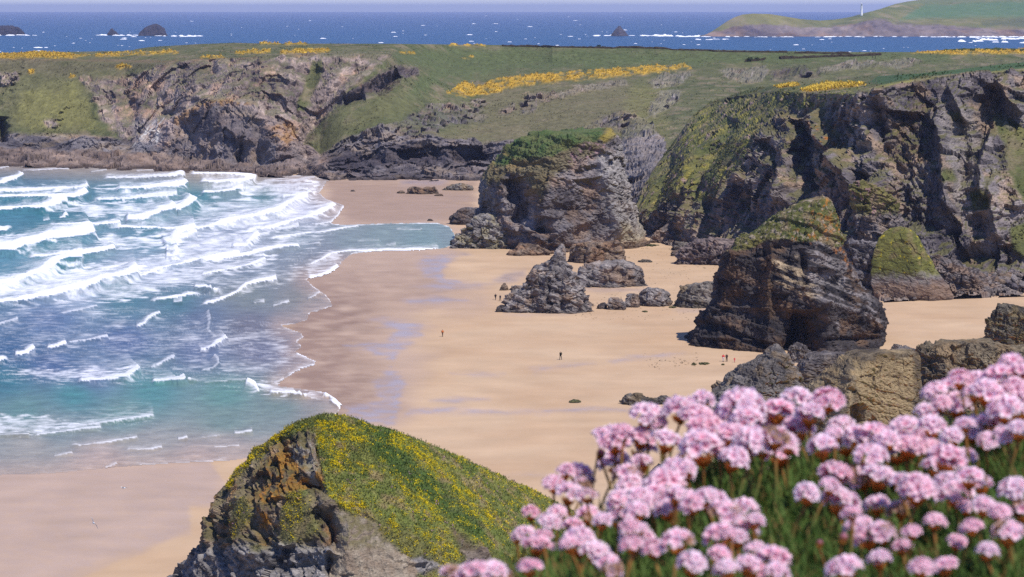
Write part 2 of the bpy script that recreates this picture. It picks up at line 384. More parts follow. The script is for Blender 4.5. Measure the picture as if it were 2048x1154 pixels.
# ------------------------------------------------------------------ the bay: breakers, foam, shallows
# breakers: front edge of the white water (photo pixels, left to right or bottom to top), depth of solid foam, length of the trail, strength
BREAK = [
 ([(-60, 374), (0, 371), (22, 366), (42, 360), (50, 350)], 7, 5, 1), ([(-60, 388), (0, 387), (60, 387), (120, 385), (160, 384), (183, 375)], 7, 9, .9),
 ([(-60, 403), (0, 402), (60, 402), (110, 405), (150, 406), (172, 397), (182, 388)], 11, 8, 1), ([(-60, 428), (0, 427), (50, 424), (85, 426), (110, 417), (139, 411)], 10, 8, 1),
 ([(118, 438), (127, 439), (138, 434)], 7, 0, 1), ([(86, 442), (100, 441)], 3, 0, 1), ([(200, 359), (240, 359), (330, 359), (372, 357)], 6, 8, .8), ([(330, 358), (350, 358), (372, 357)], 10, 2, 1),
 ([(225, 384), (280, 385), (340, 384), (368, 380), (380, 371)], 11, 10, 1), ([(180, 401), (250, 402), (330, 398), (358, 396)], 7, 12, .85),
 ([(350, 430), (375, 421), (392, 412), (397, 403)], 16, 14, 1), ([(245, 444), (270, 445), (290, 445), (315, 438), (345, 430), (357, 421)], 13, 24, 1),
 ([(90, 456), (130, 458), (185, 459), (220, 456), (245, 453)], 8, 6, 1), ([(-60, 468), (0, 466), (12, 466), (26, 457)], 7, 0, 1),
 ([(-60, 516), (0, 511), (30, 511), (50, 502), (75, 499), (105, 490), (140, 489), (170, 483), (197, 470)], 22, 14, 1),
 ([(205, 461), (300, 463), (360, 466), (400, 465), (440, 455), (500, 443), (560, 430), (590, 410), (625, 396)], 9, 14, 1),
 ([(325, 495), (345, 488), (360, 477), (395, 470)], 14, 22, 1), ([(340, 503), (360, 500), (400, 495)], 3, 4, 1), ([(50, 516), (120, 516), (150, 514), (194, 511), (235, 505)], 8, 6, 1),
 ([(-60, 582), (0, 580), (25, 577), (65, 563), (100, 549), (120, 536), (140, 530), (170, 530)], 15, 20, 1),
 ([(-60, 616), (0, 613), (60, 606), (110, 597), (150, 590), (190, 582), (205, 573), (250, 566), (270, 556), (285, 553)], 14, 24, 1), ([(270, 556), (330, 540), (370, 527), (430, 517), (485, 511)], 6, 22, 1),
 ([(330, 514), (345, 518), (360, 515)], 8, 4, 1), ([(330, 505), (345, 507), (356, 506)], 8, 10, .9), ([(395, 525), (480, 514), (560, 502), (602, 498)], 6, 12, 1), ([(395, 554), (440, 547), (495, 535), (520, 525), (535, 519)], 5, 14, .9),
 ([(398, 613), (430, 607), (460, 597), (475, 590), (495, 573), (520, 567), (557, 562)], 6, 5, 1), ([(482, 466), (520, 463), (575, 453), (612, 443), (650, 430), (670, 419), (677, 414)], 8, 20, 1),
 ([(625, 453), (645, 449), (663, 445), (677, 431), (684, 421), (690, 411)], 2.5, 8, .8), ([(505, 477), (572, 460), (600, 454)], 4, 12, 1), ([(530, 478), (572, 475), (620, 469), (660, 464), (690, 459), (720, 454)], 3, 5, .9),
 ([(460, 499), (495, 499), (507, 485), (522, 477)], 9, 24, 1), ([(600, 492), (640, 490)], 4, 6, .8), ([(600, 532), (625, 526), (650, 517), (665, 509), (700, 503), (750, 502.5), (840, 501), (882, 499)], 3, 5, 1),
 ([(614, 558), (640, 553.5), (662, 547), (675, 539), (680, 533)], 5, 14, .95), ([(615, 602), (630, 595), (643, 587)], 4, 3, .9), ([(505, 608), (530, 606)], 3, 0, .9), ([(545, 614), (580, 606)], 3, 3, .9),
 ([(300, 602), (350, 599), (402, 592)], 6, 3, 1), ([(385, 580), (410, 583), (424, 586), (420, 577)], 9, 14, .9), ([(345, 606), (357, 607), (366, 605)], 5, 0, 1), ([(116, 631), (160, 624), (197, 615)], 4, 4, .9),
 ([(-60, 655), (0, 650), (20, 646), (39, 641)], 4, 4, .9), ([(130, 688), (175, 685), (218, 676)], 5, 10, .95), ([(92, 700), (115, 700), (135, 694)], 7, 6, 1), ([(28, 714), (50, 714), (72, 706)], 9, 5, 1), ([(-40, 728), (0, 726), (18, 721)], 8, 3, 1),
 ([(271, 657), (290, 650), (300, 640), (323, 632)], 6, 6, .85), ([(436, 676), (418, 660), (422, 643), (418, 622)], 6, 26, .5), ([(397, 707), (425, 700), (440, 690), (457, 680)], 8, 22, .85), ([(400, 743), (425, 738), (439, 728), (437, 718), (428, 710)], 4, 34, .6),
 ([(299, 737), (325, 728), (352, 718)], 5, 5, .95), ([(150, 767), (197, 767), (253, 763), (270, 752), (285, 741)], 10, 40, .85), ([(300, 768), (360, 768), (373, 767), (366, 752)], 9, 26, .8),
 ([(520, 785), (510, 768), (494, 761)], 6, 10, 1), ([(404, 768), (450, 766), (495, 762)], 3, 12, .7), ([(535, 788), (575, 791), (604, 795), (598, 786)], 7, 26, .9), ([(655, 800), (680, 818), (687, 808), (668, 796), (650, 784)], 7, 8, 1),
 ([(90, 860), (170, 853), (240, 843), (312, 834)], 4, 20, 1), ([(62, 873), (110, 868), (205, 858)], 4, 26, 1), ([(-40, 875), (0, 873), (60, 873)], 4, 40, .7), ([(135, 891), (160, 893), (215, 888), (278, 878)], 4, 2, .9), ([(355, 880), (375, 879)], 4, 0, 1),
 ([(466, 869), (506, 866)], 4, 0, 1), ([(400, 876), (440, 873)], 2, 5, .7), ([(250, 900), (300, 901), (326, 896)], 3, 8, .9), ([(106, 914), (146, 908)], 3, 0, .8), ([(425, 896), (480, 893)], 2, 0, .8), ([(210, 936), (235, 929)], 3, 0, .8), ([(260, 929), (300, 929), (457, 922)], 2, 0, .8),
 ([(375, 352), (420, 352), (470, 356), (500, 362), (512, 366)], 8, 7, 1), ([(395, 368), (440, 372), (490, 372), (508, 366)], 9, 12, .95), ([(420, 378), (470, 378), (489, 374)], 5, 3, 1), ([(400, 391), (450, 391), (489, 384)], 8, 8, 1),
 ([(520, 366), (600, 366), (634, 357)], 5, 8, .8), ([(520, 378), (600, 377), (628, 373)], 5, 8, .8), ([(560, 398), (600, 395), (624, 389), (616, 380)], 6, 12, .9), ([(560, 352), (580, 354), (620, 353)], 2.5, 2, .8),
 ([(640, 386), (648, 377), (657, 368), (660, 362)], 3, 12, .9), ([(700, 403), (740, 402)], 2, 2, .6), ([(720, 447), (728, 432), (750, 425)], 2, 4, .45), ([(836, 450), (842, 432), (838, 424)], 2, 8, .45), ([(790, 460), (840, 462), (846, 459)], 2, 2, .8), ([(770, 492), (792, 492)], 3, 2, .7), ([(720, 493), (760, 492)], 2, 2, .6),
 ([(710, 484), (760, 484)], 2, 1, .6), ([(40, 343), (90, 342), (140, 340)], 3, 2, .9), ([(180, 346), (215, 343)], 3, 2, .8), ([(270, 343), (310, 341)], 3, 1, .8),
 ([(624, 626), (645, 622), (671, 615)], 2.5, 3, .9), ([(590, 650), (566, 650.5), (580, 645), (612, 642), (621, 628)], 1.6, 1, .0), ([(598, 663), (585, 658), (566, 650)], 2, 3, .8), ([(593, 684), (604, 680), (609, 673), (603, 664)], 2, 4, .8), ([(592, 704), (605, 697), (606, 690), (596, 683)], 2, 4, .8),
 ([(570, 757), (602, 740), (632, 729), (634, 721), (618, 713), (592, 703)], 3, 6, .9), ([(548, 768), (570, 758)], 3, 3, .9), ([(-60, 340), (0, 340), (20, 336)], 3, 2, .9)]
us = np.arange(-240, 930, 1.75); vs = np.concatenate([np.arange(314, 560, 1.3), np.arange(560, 975, 1.9)])
U, Vv, Q = px_grid(us, vs, 0.05)
shp = U.shape; Q = Q.reshape(-1, 3); U = U.ravel(); Vv = Vv.ravel()
wob = 5.0 * fbm(np.stack([U / 22, Vv / 8, U * 0], -1), 3)
wobf = 2.2 * fbm(np.stack([U / 5, Vv / 3, U * 0 + 2], -1), 2)
streak = fbm(np.stack([U / 34, Vv / 3.2, U * 0 + 8], -1), 5)
lace = fbm(np.stack([Q[:, 0] / 7, Q[:, 1] / 16, U * 0], -1), 5)
foam = np.zeros(len(U), np.float32); lift = np.zeros(len(U), np.float32); mpp = Q[:, 1] / F
for (pts, h, tr, k) in BREAK:
    if h <= 5 and len(pts) <= 4: k, tr = k * .72, max(tr, 6)
    p = np.array(pts); m = 12 + h * 3 + tr * 3
    b = (U > p[:, 0].min() - m) & (U < p[:, 0].max() + m) & (Vv > p[:, 1].min() - m) & (Vv < p[:, 1].max() + m)
    if not b.any() or k == 0: continue
    fine = min(1.0, h / 7.0)
    d, al = linedist(U[b] + wob[b] * 0.4 * fine, Vv[b] + (wob[b] * 0.35 + wobf[b]) * fine, pts)
    ends = smooth(al, 0.0, 0.10) * smooth(al, 1.0, 0.97) if tr > 3 else np.sqrt(np.clip(1 - (2 * al - 1) ** 4, 0, 1))
    hh = h * (0.45 + 0.55 * ends) * (0.8 + 0.5 * smooth(al, 0.2, 0.9))
    f = smooth(d, -0.8, 0.5) * smooth(d, hh * 1.25, hh * 0.75) * ends
    if tr: f = np.maximum(f, smooth(d, -0.8, 0.6) * np.exp(-np.clip(d - hh, 0, None) / (tr * 1.5)) * (0.78 + 0.7 * streak[b]) * (0.3 + 0.7 * ends) * 0.9)
    foam[b] = np.maximum(foam[b], k * f)
    z = np.where(d < 0, np.exp(-(d / (0.35 * hh)) ** 2), np.exp(-(d / (1.6 * hh)) ** 2)) * ends
    lift[b] = np.maximum(lift[b], z * np.minimum(hh * mpp[b] * 0.8, 2.2))
# broad sheets of spent foam
SHEETS = [([(400, 400), (560, 395), (625, 392), (680, 412), (640, 440), (560, 458), (420, 462), (380, 445)], .40), ([(80, 405), (390, 402), (350, 425), (240, 440), (90, 425)], .5), ([(-80, 375), (170, 376), (170, 388), (-80, 388)], .55),
          ([(180, 372), (360, 374), (370, 384), (200, 384)], .45), ([(-80, 470), (170, 468), (180, 480), (60, 505), (-80, 505)], .55), ([(180, 470), (400, 468), (360, 500), (200, 500)], .52), ([(400, 468), (560, 455), (500, 500), (330, 535), (200, 572), (200, 540), (320, 505)], .46),
          ([(-80, 560), (140, 535), (300, 520), (280, 555), (100, 600), (-80, 612)], .6), ([(200, 572), (400, 525), (560, 505), (540, 530), (420, 560), (250, 600), (100, 608)], .42), ([(-80, 612), (150, 606), (300, 640), (410, 640), (420, 740), (280, 745), (-80, 720), (-80, 640)], .14),
          ([(10, 740), (100, 735), (270, 735), (270, 766), (120, 762), (40, 750)], .46), ([(430, 640), (560, 660), (600, 720), (500, 765), (440, 740)], .2), ([(-80, 830), (90, 832), (170, 850), (60, 870), (-80, 872)], .48), ([(500, 765), (560, 765), (600, 792), (530, 786)], .52),
          ([(480, 365), (640, 358), (630, 392), (480, 398)], .45), ([(410, 560), (540, 525), (610, 535), (600, 556), (480, 590)], .25), ([(560, 455), (660, 447), (640, 490), (530, 498)], .3), ([(620, 505), (690, 505), (670, 540), (610, 556)], .36)]
for (p, k) in SHEETS:
    foam = np.maximum(foam, pmask(U, Vv, p, 9, streak, 26) * np.clip(k + 0.14 + 0.5 * streak + 0.45 * lace, 0, 0.92))
fil = ridged(np.stack([Q[:, 0] / 20 + .5 * wobf, Q[:, 1] / 46, U * 0 + 5], -1), 4)
lacey = np.maximum.reduce([pmask(U, Vv, p, 16, streak, 24) for p in ([(-80, 612), (200, 600), (420, 630), (600, 650), (640, 720), (560, 790), (380, 775), (-80, 770)], [(400, 440), (690, 400), (700, 450), (620, 520), (680, 535), (600, 560), (480, 600), (200, 610), (300, 540)], [(-80, 826), (300, 830), (320, 850), (150, 876), (-80, 880)])])
foam = np.maximum(foam, lacey * (smooth(fil + .5 * streak, .42, .86) * .40))
edl = sdf(U + 1.5 * wobf, Vv + .6 * wobf, SHORE)
foam = np.maximum(foam, smooth(edl, -.5, .8) * smooth(edl, 4.2, 1.6) * np.clip(.55 + 1.1 * streak + .5 * lace, 0, .85) * smooth(Vv, 356, 366) * smooth(Vv, 930, 830) * smooth(U, 380, 480))
WCOL = [(-150, 345, 40, 110, 132), (60, 347, 46, 116, 136), (300, 348, 58, 122, 136), (0, 415, 52, 128, 138), (100, 440, 40, 122, 128), (250, 395, 66, 134, 146), (400, 400, 70, 138, 142), (520, 400, 96, 146, 146), (120, 525, 60, 134, 142), (300, 480, 90, 142, 152), (0, 535, 74, 138, 150),
        (430, 365, 150, 168, 160), (600, 380, 176, 178, 184), (600, 425, 186, 186, 198), (500, 440, 176, 184, 196), (420, 490, 172, 182, 196), (480, 480, 160, 172, 184), (300, 540, 170, 182, 196), (150, 590, 160, 176, 192), (600, 480, 132, 150, 152), (500, 540, 134, 146, 152), (640, 500, 140, 146, 148), (250, 600, 62, 122, 128), (350, 610, 72, 120, 126), (500, 590, 128, 134, 120), (600, 590, 140, 134, 116), (100, 640, 86, 112, 148), (250, 680, 76, 100, 142), (100, 730, 68, 96, 138), (180, 755, 104, 122, 156),
        (400, 700, 98, 112, 142), (400, 640, 98, 112, 134), (500, 650, 120, 114, 118), (520, 700, 116, 114, 130), (580, 700, 126, 116, 122), (10, 762, 40, 116, 124), (20, 700, 46, 92, 130), (150, 790, 54, 134, 128), (300, 785, 70, 142, 132), (450, 790, 92, 146, 126), (560, 805, 118, 140, 122), (640, 820, 150, 144, 126), (650, 775, 150, 128, 124),
        (50, 820, 92, 138, 126), (250, 825, 100, 142, 128), (450, 840, 118, 144, 126), (100, 850, 120, 140, 134), (60, 895, 164, 156, 138), (300, 890, 164, 156, 140), (450, 890, 172, 156, 138), (200, 920, 190, 162, 140), (400, 915, 186, 160, 140), (-150, 930, 192, 162, 140),
        (760, 475, 134, 152, 142), (850, 480, 126, 152, 142), (700, 480, 138, 152, 146), (900, 470, 134, 150, 142), (650, 520, 134, 128, 122), (700, 400, 140, 124, 116), (640, 560, 146, 132, 118)]
wc = idw(U, Vv, WCOL) * 0.70
lum = (wc @ np.array([.25, .65, .1]))[:, None]; wc = wc * .78 + lum * .22
wc = mix(wc, np.broadcast_to(DAMP * .92, wc.shape), (1 - smooth(sdf(U, Vv, SHORE), 0, 46)) * .65 * (1 - pmask(U, Vv, [(610, 445), (930, 435), (930, 505), (690, 506), (600, 500)], 12)))
wc = wc * (1 + 0.30 * streak)[:, None]
swell = 0.22 * np.sin(Q[:, 1] / 9 + Q[:, 0] / 30 + 3 * fbm(Q / 60, 2)) + 0.30 * fbm(Q / 6, 3)
calm = smooth(Vv, 900, 700) * smooth(sdf(U, Vv, SHORE), 0, 40)
edge_ = sdf(U, Vv, SHORE); Q[:, 2] = -0.02 + (Q[:, 2] + 0.02) * smooth(edge_, 0, 14)
Q[:, 2] += swell * (0.8 + .7 * smooth(Vv, 620, 520)) * calm + lift * smooth(edge_, -2, 8)
ins = sdf(U + 2 * wobf, Vv + 0.5 * wobf, SHORE) > 0
fcs = grid_faces(*shp); fcs = fcs[ins[fcs].all(1)]
used = np.unique(fcs); re = np.full(len(U), -1); re[used] = np.arange(len(used))
foam = np.clip(foam, 0, 1.2)
o = link('bay_water', new_mesh('bay_water', Q[used], re[fcs], M_BAY, wc[used], {'foam': foam[used] - 0.12})); tag(o, kind='structure')

# ------------------------------------------------------------------ the open sea beyond the headland
ds = np.array([240, 500, 800, 1150, 1300, 1500, 1750, 2050, 2400, 2900, 3500, 4300, 5300, 6500, 8000, 10000, 13000, 18000, 26000, 40000, 65000.0])
xs = np.linspace(-0.75, 0.75, 40)
X = xs[None, :] * ds[:, None]; Y = np.repeat(ds[:, None], 40, 1)
Q = np.stack([X, Y, np.where(Y < 1200, -1.7, -0.9)], -1)
t = np.clip((np.log(Y) - math.log(1300)) / (math.log(30000) - math.log(1300)), 0, 1)
cs = mix(A(14, 90, 128), A(26, 72, 124), t) * 0.9
o = link('sea', new_mesh('sea', Q, grid_faces(*X.shape), M_SEA, cs)); tag(o, kind='structure')
# white horses: crests a metre or two high
vv = []; ff = []
def crest(x, y, L, h, z0=-0.9):
    n = 7; k = len(vv)
    for i in range(n):
        s = i / (n - 1) - 0.5; e = max(0.0, 1 - (2 * s) ** 2) ** 0.6
        yy = y + random.uniform(-0.6, 0.6) * h
        vv.append((x + s * L, yy - 1.6 * h, z0 - 0.05)); vv.append((x + s * L, yy, z0 + h * e * random.uniform(0.6, 1.1))); vv.append((x + s * L, yy + 3 * h, z0 - 0.05))
    for i in range(n - 1):
        a = k + 3 * i
        ff.append((a, a + 3, a + 4, a + 1)); ff.append((a + 1, a + 4, a + 5, a + 2))
for i in range(230):
    v = 27 + 90 * random.random() ** 0.62
    y = float(GD(v, -0.9)); u = random.uniform(-60, 2110); x = (u - CX) / F * y
    s = random.random() ** 2.2
    crest(x, y, (0.0006 + 0.0022 * s) * y, min(2.2, (0.00008 + 0.00022 * s) * y))
def crest_px(u, v, Lp, hp):
    y = float(GD(v, -0.9)); crest((u - CX) / F * y, y, Lp / F * y, hp / F * y)
for (u0, u1, v, n, hp) in [(1185, 1225, 71.5, 7, 2), (1250, 1300, 71.5, 7, 2), (1300, 1345, 72, 9, 4), (1345, 1480, 73, 22, 2.2), (1480, 1900, 73.5, 40, 1.2), (1380, 1460, 79, 8, 1.4), (1900, 2060, 74.5, 26, 2.6), (1915, 1955, 83, 6, 3.5), (1960, 1985, 80, 5, 4), (1985, 2010, 84.5, 4, 3.5), (2000, 2060, 78, 10, 3), (2030, 2060, 86, 5, 3.5),
                           (0, 75, 70.5, 14, 1.8), (200, 262, 70.5, 12, 1.8), (330, 400, 72.5, 14, 2.2), (270, 330, 71, 8, 1.2), (-60, 10, 103, 3, 2), (80, 105, 96, 3, 2)]:
    for i in range(n): crest_px(random.uniform(u0, u1), v + random.uniform(-.8, .8), random.uniform(6, 20), hp * random.uniform(.5, 1.1))
o = link('whitecaps', new_mesh('whitecaps', vv, ff, M_FOAM)); tag(o, kind='stuff')
# ------------------------------------------------------------------ land sheets: lines running along the coast, foot to back
def ip(us, pts): p = np.array(pts, float); return np.interp(us, p[:, 0], p[:, 1])
def loft(us, lines, counts, sm=2):
    """lines: (v values, D values) per line; counts: rows between neighbouring lines"""
    rows = [P(us, v, D) for v, D in lines]; px = [np.stack([us, np.broadcast_to(v, us.shape)], -1) for v, D in lines]
    out, po = [], []
    for i, n in enumerate(counts):
        for k in range(n):
            t = k / n; out.append(rows[i] * (1 - t) + rows[i + 1] * t); po.append(px[i] * (1 - t) + px[i + 1] * t)
    out.append(rows[-1]); po.append(px[-1])
    V = np.array(out); X = np.array(po)
    for _ in range(sm):
        V[1:-1] = 0.25 * V[:-2] + 0.5 * V[1:-1] + 0.25 * V[2:]
    return V, X[..., 0], X[..., 1]
def mute(c, k, tint=(1.06, 1.0, .86)):
    l = (c @ np.array([.25, .65, .1]))[:, None]; return c * (1 - k) + l * np.array(tint) * k
def ridge_push(U, Vv, items, rough=None):
    """items: (polyline, width px, metres towards the viewer (+) or into the cliff (-)), each narrowing to its ends"""
    d = np.zeros(U.shape, np.float32)
    for pts, wd, a in items:
        p = np.array(pts, float); m = wd * 3
        b = (U > p[:, 0].min() - m) & (U < p[:, 0].max() + m) & (Vv > p[:, 1].min() - m) & (Vv < p[:, 1].max() + m)
        if not b.any(): continue
        q, al = linedist(U[b] + (rough[b] * wd * 0.8 if rough is not None else 0), Vv[b], pts)
        d[b] += a * np.exp(-np.abs(q / wd) ** 1.5) * np.sqrt(np.clip(1 - (2 * al - 1) ** 6, 0, 1))
    return d

# ---- the far headland and the valley slopes
us = np.arange(-170, 2270, 1.9)
Draw = GD(ip(us, [(-200, 334), (0, 333), (100, 335), (200, 338), (300, 342), (380, 345), (470, 350), (560, 355), (625, 350), (660, 359), (760, 360), (860, 361), (960, 360), (1080, 366), (1160, 385), (1225, 420), (1262, 452), (1300, 470), (1400, 470), (1500, 380), (2300, 330)]), 0.0)
kk = np.exp(-np.linspace(-2.2, 2.2, 91) ** 2); kk /= kk.sum()
D0 = np.convolve(np.pad(Draw, 45, mode='edge'), kk, 'valid')
v0 = 18 + (ip(us, [(-200, 334), (0, 333), (100, 335), (200, 338), (300, 342), (380, 345), (470, 350), (560, 355), (625, 350), (660, 359), (760, 360), (860, 361), (960, 360), (1080, 366), (1160, 385), (1225, 420), (1262, 452), (1300, 470), (1400, 470), (1500, 380), (2300, 330)]) - 18)
v1 = ip(us, [(-200, 298), (0, 298), (200, 300), (300, 304), (370, 316), (480, 322), (560, 330), (630, 330), (680, 333), (800, 338), (960, 340), (1080, 340), (1225, 370), (1262, 400), (1320, 410), (1400, 400), (1500, 340), (2300, 300)])
v2 = ip(us, [(-200, 262), (0, 262), (60, 268), (140, 268), (200, 272), (260, 278), (330, 240), (360, 222), (400, 208), (500, 207), (530, 225), (600, 270), (640, 310), (680, 290), (760, 262), (840, 270), (900, 278), (960, 285), (1010, 285), (1150, 280), (1300, 270), (1500, 230), (2300, 200)])
v3 = ip(us, [(-200, 120), (0, 119), (80, 119), (200, 123), (320, 127), (360, 122), (420, 118), (480, 117), (560, 111), (640, 109), (780, 109), (830, 135), (880, 165), (950, 185), (1050, 178), (1150, 170), (1300, 170), (1400, 165), (1500, 165), (1700, 160), (2300, 150)])
v4 = ip(us, [(-200, 110), (0, 108), (200, 107), (400, 101), (480, 103), (640, 101), (780, 103), (900, 118), (1100, 128), (1300, 130), (1500, 128), (1700, 124), (2300, 112)])
v5 = ip(us, [(-200, 106), (0, 105.5), (140, 103.5), (262, 101.5), (272, 98), (300, 94), (400, 88), (470, 85.5), (520, 87), (780, 87.5), (1000, 90), (1200, 94), (1250, 95), (1290, 96), (1340, 98), (1500, 101), (1690, 104), (1850, 104), (1900, 98), (1960, 97), (2100, 97), (2300, 98)])
Dm = lambda a: D0 + ip(us, a)
D1 = Dm([(-200, 50), (300, 50), (480, 35), (630, 25), (960, 25), (2300, 30)])
D2 = Dm([(-200, 75), (250, 70), (330, 70), (430, 60), (560, 55), (640, 60), (760, 70), (900, 60), (1010, 65), (2300, 150)])
D3 = Dm([(-200, 150), (250, 140), (330, 120), (480, 112), (640, 115), (760, 140), (860, 210), (1000, 240), (1300, 260), (1500, 250), (2300, 250)])
D2 = np.maximum(D2, ip(us, [(880, 0), (960, 1148), (1060, 1160), (1250, 1130), (1350, 1130), (1500, 1200), (2300, 1300)])); D3 = np.maximum(D3, ip(us, [(780, 0), (860, 1300), (1000, 1334), (1050, 1345), (2300, 1420)]))
z3 = P(us, v3, D3)[:, 2]
D4 = np.maximum(Dm([(-200, 210), (330, 190), (640, 200), (780, 230), (900, 350), (1100, 400), (2300, 380)]), np.maximum(D3 + 20, ip(us, [(780, 0), (860, 1405), (900, 1448), (1000, 1462), (2300, 1475)])))
z5 = ip(us, [(-200, 50), (250, 50), (300, 53), (470, 56), (780, 56), (1000, 54), (1300, 52), (1800, 50), (1900, 52), (2300, 52)])
D5 = np.maximum(GD(v5, z5), D4 + 40)
V5 = P(us, v5, D5)
V, U, Vp = loft(us, [(v0 + 6, Draw - 6), (v0, Draw), (v1, np.maximum(D1, Draw + 8)), (v2, D2), (v3, D3), (v4, D4), (v5, D5)], [3, 30, 52, 70, 16, 18], 2)
bk = V[-1:].copy(); bk[..., 1] += 45; bk[..., 2] -= 6; bk2 = bk.copy(); bk2[..., 1] += 60; bk2[..., 2] = -4
V = np.concatenate([V, bk, bk2]); U = np.concatenate([U, U[-1:], U[-1:]]); Vp = np.concatenate([Vp, Vp[-1:] - 3, Vp[-1:] - 6])
shp = V.shape[:2]; V = V.reshape(-1, 3); U = U.ravel(); Vp = Vp.ravel(); fc = grid_faces(*shp)
nz = fbm(V / 16, 5); nq = fbm(V / 5 + 30, 4)
rn = nz * 1.2 + nq * 0.6
rock = np.zeros(len(U), np.float32)
def ring(p, s=5, r=14): return pmask(U, Vp, p, s, rn, r)
lowrock = smooth(Vp - np.repeat(v2[None], shp[0], 0).ravel(), -4, 6)
face = ring([(170, 168), (215, 152), (262, 150), (290, 140), (325, 128), (345, 122), (480, 116), (560, 111), (640, 108), (782, 108), (770, 122), (735, 150), (700, 180), (650, 235), (605, 285), (560, 300), (500, 300), (250, 285), (232, 262), (195, 240), (188, 205)], 5, 12)
spurgrass = ring([(625, 125), (645, 122), (640, 165), (610, 215), (592, 225), (600, 190), (612, 160)], 4, 8)
outc = [[(668, 212), (690, 190), (718, 172), (748, 155), (762, 142), (800, 132), (842, 135), (835, 148), (800, 163), (786, 182), (755, 190), (725, 200), (700, 206)],
        [(640, 352), (652, 318), (668, 290), (700, 272), (730, 262), (780, 246), (840, 228), (850, 215), (905, 206), (945, 214), (972, 236), (965, 247), (905, 250), (880, 262), (870, 280), (960, 284), (1040, 284), (1060, 360), (640, 362)],
        [(1040, 212), (1050, 195), (1080, 188), (1110, 184), (1120, 195), (1085, 208), (1065, 230), (1040, 232)], [(1120, 186), (1160, 172), (1200, 166), (1250, 160), (1255, 168), (1200, 180), (1150, 192), (1120, 200)],
        [(940, 205), (965, 200), (980, 210), (965, 224), (945, 222)], [(1000, 220), (1025, 212), (1035, 222), (1015, 233), (995, 232)],
        [(1200, 240), (1240, 228), (1270, 230), (1290, 245), (1260, 262), (1230, 262), (1210, 258), (1150, 262)],
        [(1295, 165), (1320, 150), (1370, 143), (1385, 150), (1375, 160), (1352, 176), (1310, 180)], [(1320, 184), (1350, 178), (1366, 186), (1345, 215), (1310, 240), (1290, 245), (1300, 215)],
        [(1255, 250), (1290, 240), (1310, 260), (1325, 280), (1335, 320), (1350, 400), (1345, 480), (1240, 480), (1225, 400), (1240, 290)],
        [(1440, 142), (1470, 138), (1530, 132), (1536, 140), (1528, 160), (1500, 168), (1462, 162)], [(1540, 150), (1552, 138), (1580, 134), (1610, 132), (1632, 150), (1600, 158), (1540, 161)],
        [(1630, 146), (1650, 134), (1700, 124), (1750, 120), (1745, 134), (1690, 142)], [(1745, 128), (1780, 120), (1820, 117), (1845, 122), (1820, 132), (1745, 137)],
        [(0, 152), (35, 150), (38, 162), (20, 172), (0, 175)], [(160, 155), (180, 150), (185, 162), (165, 165)], [(192, 158), (212, 152), (212, 164), (196, 165)], [(90, 245), (115, 240), (118, 255), (95, 258)]]
oc = [ring(p, 3.5, 8) for p in outc]
rock = np.maximum.reduce([lowrock * smooth(U, 1060, 1040), face * (1 - 0.85 * spurgrass)] + oc)
rock = np.maximum(rock, smooth(rn, 0.42, 0.55) * smooth(Vp, 135, 170) * smooth(U, 1000, 1040) * 0.9)
nr = vnormals(V, fc)
big = rock_disp(V, 30, 4.0, 2.6, 0, 0); med = rock_disp(V, 13, 1.2, 1.9, .5, 0.5, bed_h=2.2)
crag = smooth(fbm(V / 14 + 60, 4), -.02, .22); med = med * (0.45 + .9 * crag)
push = ridge_push(U, Vp, [([(752, 186), (775, 165), (800, 145)], 13, -13.0), ([(690, 204), (730, 192)], 8, -9), ([(735, 168), (765, 150), (800, 138)], 5, 4), ([(478, 322), (492, 285)], 11, -9), ([(0, 285), (0, 235)], 10, -14), ([(320, 225), (365, 222)], 5, -4), ([(330, 290), (350, 250)], 8, 3), ([(390, 290), (372, 245)], 9, -4), ([(430, 150), (425, 120)], 8, -4), ([(465, 140), (462, 118)], 6, -3),
                          ([(400, 205), (450, 270), (440, 330)], 34, 5), ([(560, 320), (550, 270)], 28, 6), ([(520, 330), (520, 240)], 12, -5), ([(618, 340), (608, 280), (640, 230), (690, 190)], 13, -7), ([(530, 240), (537, 190), (545, 165)], 8, -4), ([(640, 210), (690, 160), (730, 130)], 9, -4), ([(630, 150), (640, 135)], 8, -3),
                          ([(850, 252), (870, 232)], 8, -4), ([(690, 322), (735, 312), (770, 316)], 10, -9), ([(800, 306), (850, 312), (880, 304)], 8, -8), ([(905, 318), (960, 308), (1000, 316)], 10, -8), ([(690, 296), (760, 288), (850, 286), (960, 290)], 5, 3), ([(770, 300), (800, 330)], 9, 3), ([(885, 300), (895, 330)], 8, 3), ([(700, 290), (760, 285)], 12, -5), ([(990, 320), (950, 315)], 14, -6), ([(1548, 155), (1590, 146)], 6, -5), ([(1600, 154), (1640, 146)], 5, -5), ([(1240, 290), (1255, 240)], 12, -8), ([(1200, 255), (1230, 238)], 7, -6), ([(1050, 200), (1080, 195)], 10, 2.5),
                          ([(20, 170), (120, 240)], 50, 3), ([(190, 240), (200, 170)], 14, 2), ([(280, 270), (250, 180), (270, 150)], 12, -3), ([(235, 260), (215, 190)], 10, -2), ([(325, 215), (300, 160)], 14, -2.5), ([(575, 170), (585, 120)], 9, 2.5), ([(500, 200), (500, 130)], 16, -3), ([(395, 200), (388, 140)], 14, 2)], nq)
ocm = np.maximum.reduce(oc[2:15]); ocl = oc[1]
push = push + ocm * (1.2 + 3.6 * facet(V, 8) + 1.6 * facet(V, 3.2)) + ocl * (3.6 * facet(V, 13) + 1.8 * facet(V, 5)) + face * (2.4 * facet(V, 15))
away = np.array([0.15, -1.0, 0.25]); away /= np.linalg.norm(away)
shelf = smooth(Vp - np.repeat(v1[None], shp[0], 0).ravel(), -3, 6) * smooth(U, 670, 640)
dn = nr * 0.55 + away * 0.45
